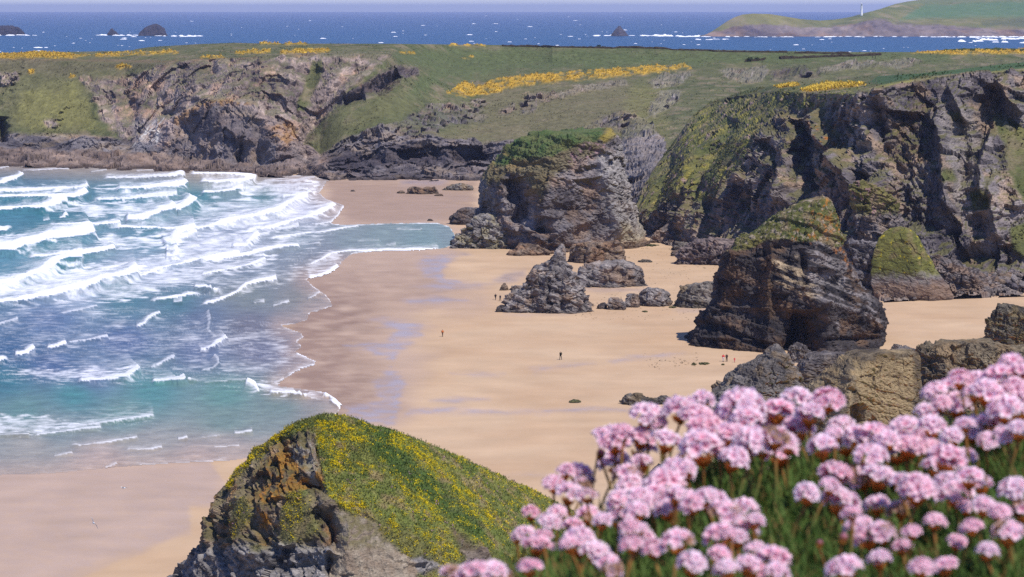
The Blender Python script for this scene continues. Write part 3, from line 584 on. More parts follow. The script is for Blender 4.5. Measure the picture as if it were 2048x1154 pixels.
V = V + dn * (rock * (big * 0.75 * (1 - 0.6 * shelf) + med) + (1 - rock) * (0.45 * nz + 0.25 * nq) * smooth(Vp, 95, 125))[:, None] + away * (push * 1.25)[:, None]
# broken tidal rocks along the foot
V[:, 2] += shelf * (1.5 * ridged(V * np.array([1, .5, 0]) / 24 + 3, 2) + 3.6 * facet(V * np.array([1, .45, .01]), 12) + 1.2 * facet(V * np.array([1, .45, .01]), 4.5) - .9) * smooth(v0.max() + 9 - Vp, 0, 12)
nr = vnormals(V, fc)
# tones
cg = turf_tone(V, A(92, 102, 54), A(118, 118, 68), A(140, 126, 92), 2.2)
def wash(c, p, tone, k=1, s=6, r=14, pat=None):
    m = ring(p, s, r) * k
    if pat is not None: m = m * pat
    return mix(c, np.broadcast_to(np.asarray(tone), c.shape) * (1 + 0.5 * nq)[:, None], m)
cg = wash(cg, [(830, 98), (1500, 102), (1900, 108), (1900, 122), (1400, 128), (1200, 138), (1000, 145), (880, 165), (840, 190), (790, 235), (740, 246), (800, 200), (860, 140), (780, 112)], A(96, 112, 56), .85, 10)
cg = wash(cg, [(0, 122), (170, 122), (300, 128), (200, 165), (180, 240), (150, 262), (20, 260), (0, 200)], A(120, 118, 70), .8, 12)
cg = wash(cg, [(50, 190), (150, 170), (185, 215), (200, 260), (60, 262), (30, 230)], A(140, 136, 58), .8, 16)
cg = wash(cg, [(0, 120), (330, 124), (300, 140), (160, 150), (0, 150)], A(118, 106, 82), .5, 10)
cg = wash(cg, [(690, 270), (840, 215), (800, 175), (740, 215), (640, 280), (640, 320)], A(112, 112, 62), .8, 10)
cg = wash(cg, [(960, 180), (1250, 160), (1300, 250), (1200, 290), (880, 290), (860, 270), (960, 245)], A(132, 122, 80), .75, 18)
cg = wash(cg, [(1260, 180), (1340, 160), (1330, 330), (1270, 330), (1240, 260)], A(134, 130, 62), .7, 14)
cg = mute(cg, .28)
DK = A(120, 106, 104); LT = A(206, 184, 170); BR = A(196, 162, 138)
cr = rock_tone(V, DK, LT, BR, 2.4)
cr = mix(cr, A(96, 84, 84) * (1 + nq)[:, None], smooth(fbm(V / 9 + 60, 4), 0.05, 0.3) * ring([(330, 120), (480, 112), (700, 108), (760, 130), (640, 170), (440, 190), (380, 170)], 12, 20) * 0.75)
low = rock_tone(V, A(76, 72, 80), A(156, 148, 148), A(140, 124, 108), 2.0)
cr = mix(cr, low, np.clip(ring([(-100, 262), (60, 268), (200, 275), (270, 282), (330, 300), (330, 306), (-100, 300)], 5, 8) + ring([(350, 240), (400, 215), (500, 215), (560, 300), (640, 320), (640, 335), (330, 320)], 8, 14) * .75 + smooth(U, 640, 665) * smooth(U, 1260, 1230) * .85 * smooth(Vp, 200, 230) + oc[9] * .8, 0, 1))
cr = mix(cr, rock_tone(V, A(74, 64, 64), A(164, 142, 128), None, 1.8), shelf * (0.75 + 0.25 * nz))
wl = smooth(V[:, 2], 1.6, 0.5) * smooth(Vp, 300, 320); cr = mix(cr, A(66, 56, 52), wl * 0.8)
cr = mix(cr, A(168, 160, 158) * (1 + 0.7 * nq)[:, None], np.maximum.reduce([oc[7], oc[8], oc[10], oc[12] * .8, oc[13] * .6, oc[3] * .8, oc[9] * .5]) * 0.75)
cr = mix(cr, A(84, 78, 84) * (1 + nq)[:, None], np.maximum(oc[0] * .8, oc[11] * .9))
cr = mix(cr, A(64, 58, 66) * (1 + nq)[:, None], ring([(640, 330), (690, 306), (760, 300), (860, 298), (980, 300), (1000, 326), (860, 330), (760, 334), (680, 340)], 6, 10) * .75)  # recess band of the lower cliffs: its shade painted into the rock colour
gu = ring([(263, 292), (285, 264), (308, 240), (330, 234), (320, 262), (316, 292), (300, 282), (282, 286)], 4, 4)
q = np.stack([(U + 0.75 * Vp) / 2.6, (Vp) / 26, U * 0], -1)
cr = mix(cr, A(225, 220, 215), gu * smooth(fbm(q, 3), -0.05, 0.15))
cr = mix(cr, A(150, 150, 160), ring([(262, 240), (300, 236), (372, 226), (345, 280), (320, 296), (270, 296)], 6, 8) * (1 - gu) * .4)
for p in ([(345, 246), (352, 236), (400, 206), (450, 203), (500, 206), (520, 214), (480, 212), (440, 213), (400, 222), (360, 250), (352, 268), (345, 260)], [(545, 258), (570, 245), (598, 255), (602, 275), (570, 290), (535, 280)], [(712, 172), (725, 170), (722, 178)]):
    cr = wash(cr, p, A(182, 136, 78), .65, 4, 8, smooth(nq, -0.25, 0.1))
cr = mix(cr, A(122, 118, 62), spurgrass * .8)
veg = smooth(nr[:, 2] + 0.35 * nq, 0.62, 0.86) * (1 - lowrock) * (1 - shelf) * 0.65
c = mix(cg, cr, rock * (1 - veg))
c = mix(c, A(140, 112, 88), ring([(0, 117), (200, 119), (330, 121), (500, 113), (640, 107), (640, 110), (500, 117), (330, 126), (200, 123), (0, 120)], 1.5, 3) * .4)
GORSE1 = [[(895, 188), (925, 166), (950, 172), (950, 195), (918, 194)], [(950, 178), (1000, 158), (1080, 150), (1200, 140), (1370, 130), (1382, 138), (1280, 150), (1200, 156), (1100, 166), (1040, 172), (1000, 186), (950, 192)], [(-60, 113), (0, 110), (90, 106), (180, 111), (140, 117), (0, 117), (-60, 117)], [(185, 112), (250, 106), (350, 103), (355, 106), (280, 110), (200, 114)],
          [(400, 114), (440, 112), (450, 116), (420, 117)], [(470, 106), (512, 102), (512, 107), (480, 110)], [(512, 104), (540, 101), (540, 105), (514, 107)], [(560, 106), (600, 100), (660, 102), (640, 105), (600, 108), (560, 108)], [(520, 87), (620, 87.5), (610, 89), (520, 88.5)], [(905, 88.5), (970, 89.5), (970, 91), (900, 90)], [(230, 133), (245, 130), (262, 134), (250, 138), (234, 138)], [(58, 145), (66, 141), (68, 149), (60, 151)], [(140, 152), (152, 149), (156, 155), (140, 157)],
          [(1820, 106), (1900, 103), (2060, 99), (2060, 107), (1900, 109)], [(800, 106), (830, 106), (830, 108), (805, 108)], [(920, 115), (945, 114), (940, 117)]]
gm = np.maximum.reduce([pmask(U, Vp, p, 2.0, nq, 6) for p in GORSE1]) * smooth(nq + 0.6 * nz, -0.28, 0.06)
c = mix(c, A(206, 164, 60) * (1 + 0.8 * nq)[:, None], gm * .9)
V[:, 2] += gm * (0.7 + 1.2 * np.clip(fbm(V / 2.0, 2), -.4, 1))
H1G, H1T, H1C = gm, (1 - rock) * smooth(Vp, 380, 320), c
H1V, H1U, H1P = V.reshape(*shp, 3), U.reshape(shp), Vp.reshape(shp)
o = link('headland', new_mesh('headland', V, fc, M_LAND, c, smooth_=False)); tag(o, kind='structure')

# ---- the near cliff on the right
us = np.arange(1262, 2270, 1.75)
vb = ip(us, [(1262, 466), (1290, 473), (1330, 482), (1370, 500), (1450, 527), (1560, 562), (1700, 592), (1760, 599), (1850, 594), (2048, 587), (2270, 584)])
Db = GD(vb, 0.0)
vf = ip(us, [(1262, 450), (1300, 462), (1370, 484), (1450, 500), (1600, 535), (1760, 555), (1850, 568), (1960, 548), (2048, 548), (2270, 545)])
vr = ip(us, [(1262, 445), (1270, 424), (1285, 385), (1302, 348), (1340, 300), (1378, 243), (1420, 208), (1480, 192), (1560, 182), (1620, 186), (1700, 186), (1740, 184), (1772, 176), (1800, 168), (1850, 160), (1900, 153), (1980, 145), (2048, 140), (2270, 128)])
Dr = Db + ip(us, [(1262, 30), (1302, 84), (1378, 156), (1420, 196), (1500, 165), (1600, 92), (1680, 60), (1740, 48), (1800, 48), (1900, 52), (2048, 48), (2270, 50)])
vm = vf * 0.52 + vr * 0.48
fs = ip(us, [(1262, .45), (1540, .45), (1620, .8), (2270, .86)]); fm = ip(us, [(1262, .24), (1540, .24), (1620, .5), (2270, .5)])
vs_ = vr + (vb - vr) * .24; Ds = Db + fs * (Dr - Db)
Dmid = Db + fm * (Dr - Db) -ip(us, [(1262, 0), (1420, 3), (1600, 9), (1740, 3), (1800, 0), (2270, 2)])
Dold = Db + 0.5 * (Dr - Db) - ip(us, [(1262, 0), (1420, 6), (1600, 9), (1740, 3), (1800, 0), (1900, 0), (2270, 2)])
zr = P(us, vr, Dr)[:, 2]
v6 = ip(us, [(1262, 440), (1302, 345), (1378, 241), (1420, 205), (1440, 199), (1500, 178), (1560, 170), (1640, 163), (1700, 158), (1760, 152), (1850, 146), (2048, 124), (2270, 110)])
D6 = np.maximum(GD(np.minimum(v6, vr - 2), np.maximum(zr, 20) + 0.8), Dr + 12)
D6 = np.minimum(D6, Dr + 330)
V, U, Vp = loft(us, [(vb + 8, Db - 7), (vb, Db), (vf, Db + 9), (vm, Dmid), (vs_, Ds), (vr, Dr), (v6, D6)], [3, 22, 70, 46, 40, 26], 1)
bk = V[-1:].copy(); bk[..., 1] += 30; bk[..., 2] -= 6; bk2 = bk.copy(); bk2[..., 1] += 70; bk2[..., 2] = np.minimum(bk2[..., 2] - 25, 20)
V = np.concatenate([V, bk, bk2]); U = np.concatenate([U, U[-1:], U[-1:]]); Vp = np.concatenate([Vp, Vp[-1:] - 3, Vp[-1:] - 6])
shp = V.shape[:2]; V = V.reshape(-1, 3); U = U.ravel(); Vp = Vp.ravel(); fc = grid_faces(*shp)
nz = fbm(V / 13, 5); nq = fbm(V / 4 + 30, 4); rn = nz * 1.2 + nq * 0.6
slope = ring([(1255, 450), (1285, 385), (1302, 345), (1340, 298), (1378, 240), (1420, 204), (1560, 178), (1735, 180), (1722, 192), (1650, 212), (1622, 222), (1560, 214), (1535, 238), (1508, 290), (1480, 330), (1450, 350), (1425, 400), (1392, 410), (1365, 395), (1330, 410), (1290, 440)], 6, 12)
rgrass = ring([(1985, 236), (2010, 250), (2048, 280), (2300, 280), (2300, 430), (2048, 400), (2020, 360), (2005, 300)], 8, 16)
gp = [ring(p, 4, 9) for p in ([(1940, 385), (1985, 380), (1985, 420), (1945, 425)], [(2025, 460), (2060, 440), (2060, 520), (2025, 500)], [(1900, 225), (1925, 220), (1930, 245), (1905, 245)], [(2000, 225), (2060, 262), (2060, 290), (2010, 250)], [(1900, 340), (1912, 340), (1912, 365), (1895, 365)])]
rim = np.repeat(vr[None], shp[0], 0).ravel()
top = smooth(rim - Vp, -2, 2)
rock = np.clip(1 - np.maximum.reduce([slope, top, rgrass] + gp), 0, 1)
nr = vnormals(V, fc)
push = ridge_push(U, Vp, [([(1560, 410), (1575, 330), (1590, 270), (1575, 235)], 16, 8), ([(1720, 410), (1690, 340), (1650, 280), (1625, 225)], 14, 9), ([(1730, 250), (1740, 300), (1710, 340)], 12, 4), ([(1545, 330), (1530, 280)], 14, -5), ([(1625, 380), (1605, 300), (1598, 240)], 20, -9), ([(1695, 300), (1685, 240)], 8, -5), ([(1650, 400), (1660, 345)], 12, 4),
                          ([(1800, 470), (1790, 380), (1780, 300), (1790, 220)], 46, -13), ([(1755, 320), (1752, 250), (1750, 195)], 9, -7), ([(1900, 430), (1898, 350), (1890, 280), (1872, 210)], 13, 8), ([(1940, 250), (1920, 200), (1900, 170)], 12, 5), ([(1955, 300), (1970, 240), (1960, 190)], 16, -8), ([(1925, 380), (1928, 300), (1915, 240)], 12, -4), ([(1975, 400), (1965, 330), (1985, 270)], 10, 5),
                          ([(2048, 225), (2020, 190), (2000, 160)], 9, 6), ([(2035, 260), (1990, 215), (1980, 170)], 14, -8), ([(2005, 480), (1990, 420), (1985, 350)], 14, 5), ([(1960, 480), (1950, 430)], 12, -4), ([(1870, 490), (1920, 480)], 26, -6), ([(2010, 530), (2005, 490)], 14, -8), ([(1900, 520), (1960, 515), (1990, 520)], 22, -9), ([(1690, 470), (1700, 400), (1715, 340)], 14, -9),
                          ([(1330, 440), (1360, 360), (1400, 300)], 14, 4), ([(1300, 420), (1330, 350), (1350, 310)], 10, -4), ([(1380, 420), (1400, 350), (1440, 290), (1470, 240)], 12, -6), ([(1430, 440), (1470, 370), (1500, 320), (1540, 260)], 18, 4), ([(1350, 460), (1400, 380)], 16, 3), ([(1420, 470), (1440, 400)], 20, -5), ([(1500, 470), (1490, 400), (1530, 330)], 26, -7), ([(1440, 260), (1460, 240)], 10, -3)], nq)
away = np.array([-0.35, -0.93, 0.1]); away /= np.linalg.norm(away)
big = rock_disp(V, 24, 3.8, 3.6, 0, 0, (1, 1, 0.22)); med = rock_disp(V, 9, 1.2, 1.4, 0.6, 0.6, (1, 1, 0.45), 1.6)
bump = rock_disp(V, 9, 0.9, 1.2, 0, 0.4)
edge = smooth(U, 1262, 1300)
V = V + (nr * .5 + away * .5) * ((rock * (big + med) + np.maximum(slope - top, 0) * (bump * .75 + 0.3 * big) + (1 - rock) * 0.25 * nq * (1 - 0.7 * top)))[:, None] + away * (np.where(push < 0, push * .85, push * 1.25) * (1 - top))[:, None]
V[:, 2] = np.where(top > 0.5, V[:, 2], np.minimum(V[:, 2], np.repeat(zr[None], shp[0], 0).ravel() + 1.0))
nr = vnormals(V, fc)
cg = turf_tone(V, A(86, 98, 44), A(118, 116, 56), A(128, 116, 80), 1.6)
cg = wash(cg, [(1735, 166), (1760, 150), (1850, 143), (2048, 122), (2300, 105), (2300, 132), (2048, 140), (1850, 152), (1765, 170)], A(70, 104, 50), .9, 2, 2)
cg = mix(cg, A(182, 166, 40) * (1 + .7 * nq)[:, None], smooth(fbm(V / 5 + 80, 5), 0.02, 0.26) * slope * .5)
cg = mix(cg, A(196, 150, 168), smooth(fbm(V / 3.5 + 140, 4), 0.24, 0.36) * slope * .6)
gm = np.maximum.reduce([pmask(U, Vp, p, 3, nq, 6) for p in ([(1600, 181), (1625, 172), (1660, 165), (1720, 166), (1730, 172), (1680, 178), (1620, 184)], [(1548, 172), (1590, 167), (1600, 171), (1560, 176)])])
cg = mix(cg, A(200, 152, 40), gm * smooth(nq, -.3, .05) * .9)
strip = ring([(1740, 187), (1800, 172), (1900, 157), (2048, 143), (2300, 128), (2300, 124), (2048, 138), (1900, 150), (1800, 163), (1740, 178)], 2, 3)
cg = mix(cg, mix(A(176, 140, 130), A(178, 168, 60), smooth(fbm(V / 12 + 5, 2), -.1, .15)), strip * .75)
cg = wash(cg, [(1640, 168), (1700, 160), (1735, 166), (1700, 166)], A(80, 106, 50), .6, 3, 3)
cg = mute(cg, .18)
cr = rock_tone(V, A(86, 79, 86), A(170, 158, 154), A(166, 140, 116), 1.7)
cr = mix(cr, A(158, 148, 140) * (1 + nq)[:, None], ring([(1880, 200), (1935, 200), (1960, 250), (1950, 330), (1990, 400), (1930, 440), (1905, 380), (1890, 260)], 10, 16) * .5)
cr = mix(cr, LICH, smooth(fbm(V / 3 + 60, 4) + 0.15, 0.30, 0.42) * ring([(1620, 220), (1660, 230), (1690, 300), (1650, 290), (1625, 260)], 8, 10) * .9)
rub = smooth(Vp - np.repeat(vf[None], shp[0], 0).ravel(), -6, 6)
cr = mix(cr, rock_tone(V, A(96, 88, 90), A(170, 154, 142), A(150, 120, 98), 0.8), rub)
veg = smooth(nr[:, 2] + .3 * nq, 0.58, 0.8) * (1 - rub) * .7
steep = smooth(nr[:, 2] + 0.3 * nq, 0.36, 0.2) * slope
c = mix(mix(cg, cr, steep * .8), mix(cr, A(104, 102, 50), veg), rock)
H2G, H2T, H2C = gm, np.clip(1 - rock, 0, 1), c
H2V, H2U, H2P = V.reshape(*shp, 3), U.reshape(shp), Vp.reshape(shp)
o = link('cliff', new_mesh('cliff', V, fc, M_ROCK, c, smooth_=False)); tag(o, kind='structure')

# ---- the distant headland with its fields
us = np.arange(1395, 2300, 2.2)
vb = ip(us, [(1395, 73), (2300, 73)]); Db = GD(vb, -0.9)
vt = ip(us, [(1395, 72.5), (1410, 70), (1425, 62), (1440, 52), (1455, 42), (1470, 34), (1485, 29), (1505, 27), (1540, 28), (1570, 33), (1600, 38), (1640, 41), (1670, 39), (1700, 34), (1730, 26), (1760, 18), (1790, 8), (1815, 3), (1850, -2), (1950, -12), (2300, -40)])
vc = ip(us, [(1395, 72.8), (1425, 66), (1470, 52), (1520, 48), (1580, 52), (1660, 55), (1720, 44), (1750, 36), (1790, 46), (1830, 50), (1900, 52), (2000, 58), (2300, 58)])
Dc = Db + ip(us, [(1395, 10), (1470, 50), (1700, 90), (2300, 110)])
Dt = Db + ip(us, [(1395, 20), (1500, 110), (1640, 200), (1740, 300), (1850, 1300), (2300, 2400)])
V, U, Vp = loft(us, [(vb + 1, Db - 8), (vb, Db), (vc, Dc), (vt, Dt)], [2, 16, 26], 1)
bk = V[-1:].copy(); bk[..., 1] += 200; bk[..., 2] = np.maximum(bk[..., 2] - 30, -2); bk2 = bk.copy(); bk2[..., 1] += 600; bk2[..., 2] = -6
V = np.concatenate([V, bk, bk2]); U = np.concatenate([U, U[-1:], U[-1:]]); Vp = np.concatenate([Vp, Vp[-1:] - 1, Vp[-1:] - 2])
shp = V.shape[:2]; V = V.reshape(-1, 3); U = U.ravel(); Vp = Vp.ravel(); fc = grid_faces(*shp)
nz = fbm(V / 90, 5); nq = fbm(V / 30 + 30, 4); rn = nz + nq
rock = smooth(Vp - np.repeat(vc[None], shp[0], 0).ravel() + 4 * rn, -3, 3)
V = V + np.array([0.1, -1, 0.1]) * ((rock + .15) * (26 * (ridged(V * np.array([1, 1, .35]) / 110, 4) - .5)))[:, None] * np.clip((73 - Vp) / 6, 0, 1)[:, None]
V[:, 2] += rock * 5 * nq * np.clip((72 - Vp) / 6, 0, 1)
cg = turf_tone(V, A(116, 122, 66), A(140, 134, 78), A(150, 138, 98), 16)
cg = mix(cg, A(96, 132, 84), ring([(1800, 40), (1850, 10), (2300, 0), (2300, 45), (1950, 36)], 5, 4) * .8)
cg = mix(cg, A(120, 134, 90), ring([(1780, 12), (1830, 2), (2000, -14), (2300, -30), (2300, 0), (1850, 8)], 3, 3) * .7)
cg = mix(cg, A(90, 100, 70), ring([(1960, 46), (2060, 38), (2300, 38), (2300, 56), (1970, 54)], 3, 4) * .6)  # dark patch: a cloud's shadow painted into the turf colour
cg = mix(cg, A(190, 170, 140), ring([(1775, 13), (1795, 11), (1806, 12), (1790, 15)], 1.5, 1) * .8)
cr = rock_tone(V, A(88, 76, 84), A(168, 150, 142), A(150, 122, 104), 16)
c = mix(cg, cr, rock)
o = link('distant_headland', new_mesh('distant_headland', V, fc, M_FAR, c)); tag(o, kind='structure')
# ------------------------------------------------------------------ sea stacks and rocks: outline from the front, a section with facets at every height
def facet_section(th, facets, sharp=9.0):
    s = 0
    for ang, d in facets:
        s = s + np.clip(np.cos(th - R(ang)) / d, 0, None) ** sharp
    r = 1 / (s ** (1 / sharp) + 1e-6); x = r * np.cos(th); y = r * np.sin(th)
    k = 2 / (x.max() - x.min()); x = (x - (x.max() + x.min()) / 2) * k; y = y * k
    return x, y
def rockform(name, outline, Dc, kd, facets, nth, nv, mat_, disp, tone, push=(), taper=0.0, label=None, cat=None, group=None, lean=0.0, away=(0.1, -1, 0.15), top_round=0.5, sharp=14.0):
    """outline: rows (v, left u, right u) from top to bottom; Dc: distance of the middle; kd: depth over width"""
    o = np.array(outline, float)
    t = np.linspace(0, 1, nv); vs = o[0, 0] + (o[-1, 0] - o[0, 0]) * t
    L = np.interp(vs, o[:, 0], o[:, 1]); Rr = np.interp(vs, o[:, 0], o[:, 2])
    th = np.linspace(-math.pi, math.pi, 2000, endpoint=False)
    # more columns on the side that is seen
    wgt = 0.35 + 0.65 * (np.sin(th) < 0.25); cum = np.cumsum(wgt); cum /= cum[-1]
    tt = np.interp(np.linspace(0, 1, nth, endpoint=False), cum, th)
    sx, sy = facet_section(tt, facets, sharp)
    pl, pr = P(L, vs, Dc), P(Rr, vs, Dc)
    mid = (pl + pr) / 2; hw = (pr[:, 0] - pl[:, 0]) / 2
    wmax = hw.max()
    depth = kd * hw * (1 - taper) + kd * wmax * taper * np.minimum(1, (hw / wmax) ** 0.5)
    V = np.zeros((nv, nth, 3))
    V[..., 0] = mid[:, None, 0] + hw[:, None] * sx
    V[..., 1] = mid[:, None, 1] + depth[:, None] * sy + lean * (mid[:, None, 2] - mid[-1, 2])
    V[..., 2] = mid[:, None, 2]
    V[..., 0] *= V[..., 1] / np.where(True, mid[:, None, 1], 1) * 0.0 + 1.0
    cap = V[:1].mean(1, keepdims=True) + np.array([0, 0, 0.03 * wmax])
    V = np.concatenate([np.repeat(cap, nth, 1), 0.5 * V[:1] + 0.5 * cap + np.array([0, 0, -0.008 * wmax]), V])
    shp = V.shape[:2]; V = V.reshape(-1, 3); fc = grid_faces(*shp, wrap=True)
    front = np.repeat((sy < 0.3)[None], shp[0], 0).ravel()
    U = CX + F * V[:, 0] / V[:, 1] * (CP + 0.0); Vp = np.repeat(np.concatenate([[vs[0], vs[0]], vs]), nth)
    U = CX + V[:, 0] / V[:, 1] * F * 1.006
    nr = vnormals(V, fc)
    aw = np.array(away, float); aw /= np.linalg.norm(aw)
    rel = np.repeat(np.concatenate([[0, 0.15], np.minimum(1, 0.3 + hw / wmax)]), nth)
    V = V + nr * (disp(V, nr, U, Vp) * rel)[:, None]
    if push: V = V + aw * (ridge_push(U, Vp, push, fbm(V / (wmax * 0.15), 3)) * front)[:, None]
    nr = vnormals(V, fc)
    c = tone(V, nr, U, Vp)
    ob = link(name, new_mesh(name, V, fc, mat_, c, smooth_=False)); tag(ob, label, cat, group)
    return ob, V, nr, U, Vp
def mk_disp(s, a, bed=1.2, k=(1.0, 0.9, 0.6, 0.5)):
    return lambda V, n, U, Vp: a * rock_disp(V, s, k[0], k[1], k[2], k[3], bed_h=bed)
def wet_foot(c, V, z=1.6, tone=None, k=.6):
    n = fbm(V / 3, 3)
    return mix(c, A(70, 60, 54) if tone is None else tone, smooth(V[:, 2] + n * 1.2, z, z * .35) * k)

# ---- great stack at the mouth of the middle bay
def tone_k1(V, n, U, Vp):
    nq = fbm(V / 4 + 30, 4); nz = fbm(V / 12, 4); rn = nz + .6 * nq
    c = rock_tone(V, A(72, 66, 72), A(170, 160, 158), A(146, 122, 104), 1.5)
    c = mix(c, A(176, 170, 166) * (1 + .8 * nq)[:, None], pmask(U, Vp, [(1195, 300), (1245, 290), (1262, 380), (1290, 480), (1240, 490), (1215, 420), (1200, 360)], 8, rn, 12) * .7)
    c = mix(c, A(182, 166, 130), pmask(U, Vp, [(1240, 440), (1262, 440), (1300, 480), (1240, 490)], 8, rn, 10) * .6)
    c = mix(c, A(156, 128, 104) * (1 + .7 * nq)[:, None], smooth(Vp + 8 * rn, 470, 480) * .8)
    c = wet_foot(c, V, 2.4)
    c = mix(c, A(116, 106, 72) * (1 + .7 * nq)[:, None], np.maximum(smooth(n[:, 2] + .3 * nq, .42, .62) * smooth(Vp, 420, 360), pmask(U, Vp, [(960, 360), (975, 325), (1010, 290), (1060, 262), (1215, 262), (1195, 300), (1140, 330), (1100, 345), (1085, 400), (1060, 350), (1020, 345), (985, 372)], 7, rn, 14)) * .85)
    c = mix(c, mix(A(82, 104, 58), A(118, 120, 74), np.clip(.4 + 1.4 * nq, 0, 1)), np.clip(pmask(U, Vp, [(975, 342), (1000, 310), (1022, 285), (1050, 255), (1215, 255), (1205, 272), (1150, 284), (1110, 304), (1060, 314), (1020, 325)], 4, rn, 9), 0, 1))
    c = mix(c, A(176, 140, 150), smooth(fbm(V / 2 + 80, 3), .02, .2) * pmask(U, Vp, [(1130, 305), (1180, 278), (1215, 278), (1205, 300), (1165, 318), (1140, 318)], 5) * .7)
    c = mix(c, A(150, 128, 88), smooth(nq, -.05, .2) * pmask(U, Vp, [(985, 340), (1010, 305), (1060, 312), (1110, 308), (1080, 325), (1030, 340), (990, 352)], 5, rn, 8) * .8)
    c = mix(c, A(168, 150, 62), pmask(U, Vp, [(1200, 272), (1215, 266), (1228, 278), (1210, 280)], 3) * .8)
    return c
rockform('sea_stack', [(264, 1085, 1200), (267, 1062, 1214), (274, 1048, 1222), (282, 1036, 1230), (296, 1022, 1238), (312, 1008, 1244), (330, 992, 1249), (350, 976, 1254), (375, 965, 1258), (400, 957, 1263), (425, 953, 1268), (445, 950, 1272), (460, 955, 1280), (475, 965, 1288), (492, 990, 1296), (506, 1010, 1300)],
         797, 0.86, [(-62, 0.95), (-142, 0.86), (180, 1.0), (0, 1.0), (90, 1.0), (-20, 1.08)], 300, 190, M_ROCK, mk_disp(13, 1.15, 2.0, (1.9, 1.3, 1.5, .8)), tone_k1,
         [([(1045, 440), (1052, 400), (1040, 350)], 20, -8), ([(1085, 450), (1090, 420)], 16, -7), ([(1105, 470), (1085, 440)], 12, -6), ([(1000, 420), (1000, 350)], 15, 4), ([(975, 450), (968, 400)], 8, -4), ([(1020, 400), (1030, 345)], 9, -4), ([(1240, 470), (1215, 380), (1200, 310)], 16, 3),
          ([(1150, 340), (1200, 330)], 7, -2.0), ([(1130, 352), (1200, 348)], 4, 1.6), ([(1100, 405), (1200, 410)], 9, -1.8), ([(1060, 475), (1150, 440), (1200, 430)], 8, 1.8), ([(1010, 497), (1100, 492), (1230, 488)], 8, 2.5), ([(1080, 480), (1200, 482)], 4, -1.5), ([(1010, 322), (1060, 330), (1100, 318)], 5, -2.2)], taper=0.35,
         label='massive grey sea stack with bright green turf on top and a dark cleft at left', cat='sea stack')
# ---- great stack on the right, dark front and grass on its sloping crown
def tone_k2(V, n, U, Vp):
    nq = fbm(V / 3 + 30, 4); nz = fbm(V / 9, 4); rn = nz + .6 * nq
    c = rock_tone(V, A(36, 33, 38), A(94, 86, 84), A(108, 84, 64), 1.1)
    c = mix(c, A(186, 164, 134) * (1 + 1.2 * nq)[:, None], smooth(strata(V, .9) + .6 * nq, .58, .8) * pmask(U, Vp, [(1550, 505), (1610, 500), (1630, 540), (1640, 580), (1600, 585), (1560, 560)], 8, rn, 14) * .8)
    c = mix(c, A(150, 142, 140) * (1 + nq)[:, None], smooth(strata(V, .8) + .5 * nq, .5, .75) * pmask(U, Vp, [(1615, 480), (1690, 470), (1705, 540), (1775, 640), (1700, 640), (1640, 580), (1620, 540)], 8, rn, 14) * .75)
    c = mix(c, A(112, 86, 66), smooth(fbm(V / 5 + 11, 3), 0, .25) * pmask(U, Vp, [(1470, 505), (1550, 480), (1560, 560), (1470, 560)], 10, rn, 10) * .8)
    crown = pmask(U, Vp, [(1600, 385), (1672, 385), (1690, 440), (1702, 486), (1680, 494), (1650, 470), (1620, 474), (1560, 478), (1530, 482), (1490, 498), (1462, 508), (1476, 470), (1530, 420)], 3, rn, 6)
    g = turf_tone(V, A(88, 98, 46), A(116, 110, 60), A(150, 130, 100), .8)
    c = mix(c, g, crown * .95)
    c = mix(c, LICH * (1 + .6 * nq)[:, None], .65 * smooth(fbm(V / 1.6 + 60, 4), .08, .24) * pmask(U, Vp, [(1560, 478), (1620, 440), (1640, 400), (1670, 395), (1690, 440), (1712, 500), (1712, 540), (1690, 520), (1670, 480)], 5, rn, 8) * .9)
    c = mix(c, A(176, 160, 140), smooth(fbm(V / 1.1 + 160, 4), .17, .26) * crown * .8)
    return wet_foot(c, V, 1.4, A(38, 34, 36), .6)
rockform('sea_stack', [(393, 1638, 1650), (396, 1630, 1656), (402, 1613, 1662), (411, 1594, 1668), (422, 1572, 1672), (434, 1552, 1677), (447, 1534, 1684), (461, 1514, 1690), (476, 1494, 1696), (490, 1478, 1699), (505, 1464, 1701), (520, 1452, 1705), (545, 1446, 1712), (570, 1441, 1726), (590, 1438, 1745), (605, 1434, 1760), (620, 1427, 1772), (645, 1412, 1777), (670, 1397, 1779), (690, 1386, 1780), (716, 1379, 1781), (728, 1378, 1782)],
         557, 0.80, [(-128, 0.74), (-48, 0.95), (-5, 1.0), (180, 1.0), (90, 1.0)], 330, 210, M_ROCK, mk_disp(9, .8, 1.7, (1.2, 1.3, 2.0, .8)), tone_k2,
         [([(1598, 700), (1612, 640), (1610, 605)], 20, -12), ([(1636, 690), (1645, 640), (1630, 608)], 15, -9), ([(1590, 630), (1600, 622)], 8, 2), ([(1545, 700), (1540, 560), (1548, 470)], 9, 1.8), ([(1575, 580), (1555, 500)], 14, 1.2), ([(1620, 560), (1612, 490)], 9, -2.5), ([(1640, 590), (1700, 600), (1760, 620)], 10, 2.0), ([(1680, 690), (1780, 690)], 14, 1.5),
          ([(1660, 660), (1770, 668)], 4, -1.5), ([(1545, 492), (1600, 485), (1625, 478)], 7, -1.8), ([(1625, 520), (1690, 535)], 5, 1.6), ([(1640, 550), (1690, 560)], 6, -1.6), ([(1390, 705), (1500, 703)], 9, -1.8), ([(1400, 672), (1520, 668)], 3, 1.0), ([(1440, 610), (1540, 606)], 4, 1.0)], taper=0.3,
         label='tall dark sea stack at right with a grassy lichened slope to its peak', cat='sea stack')
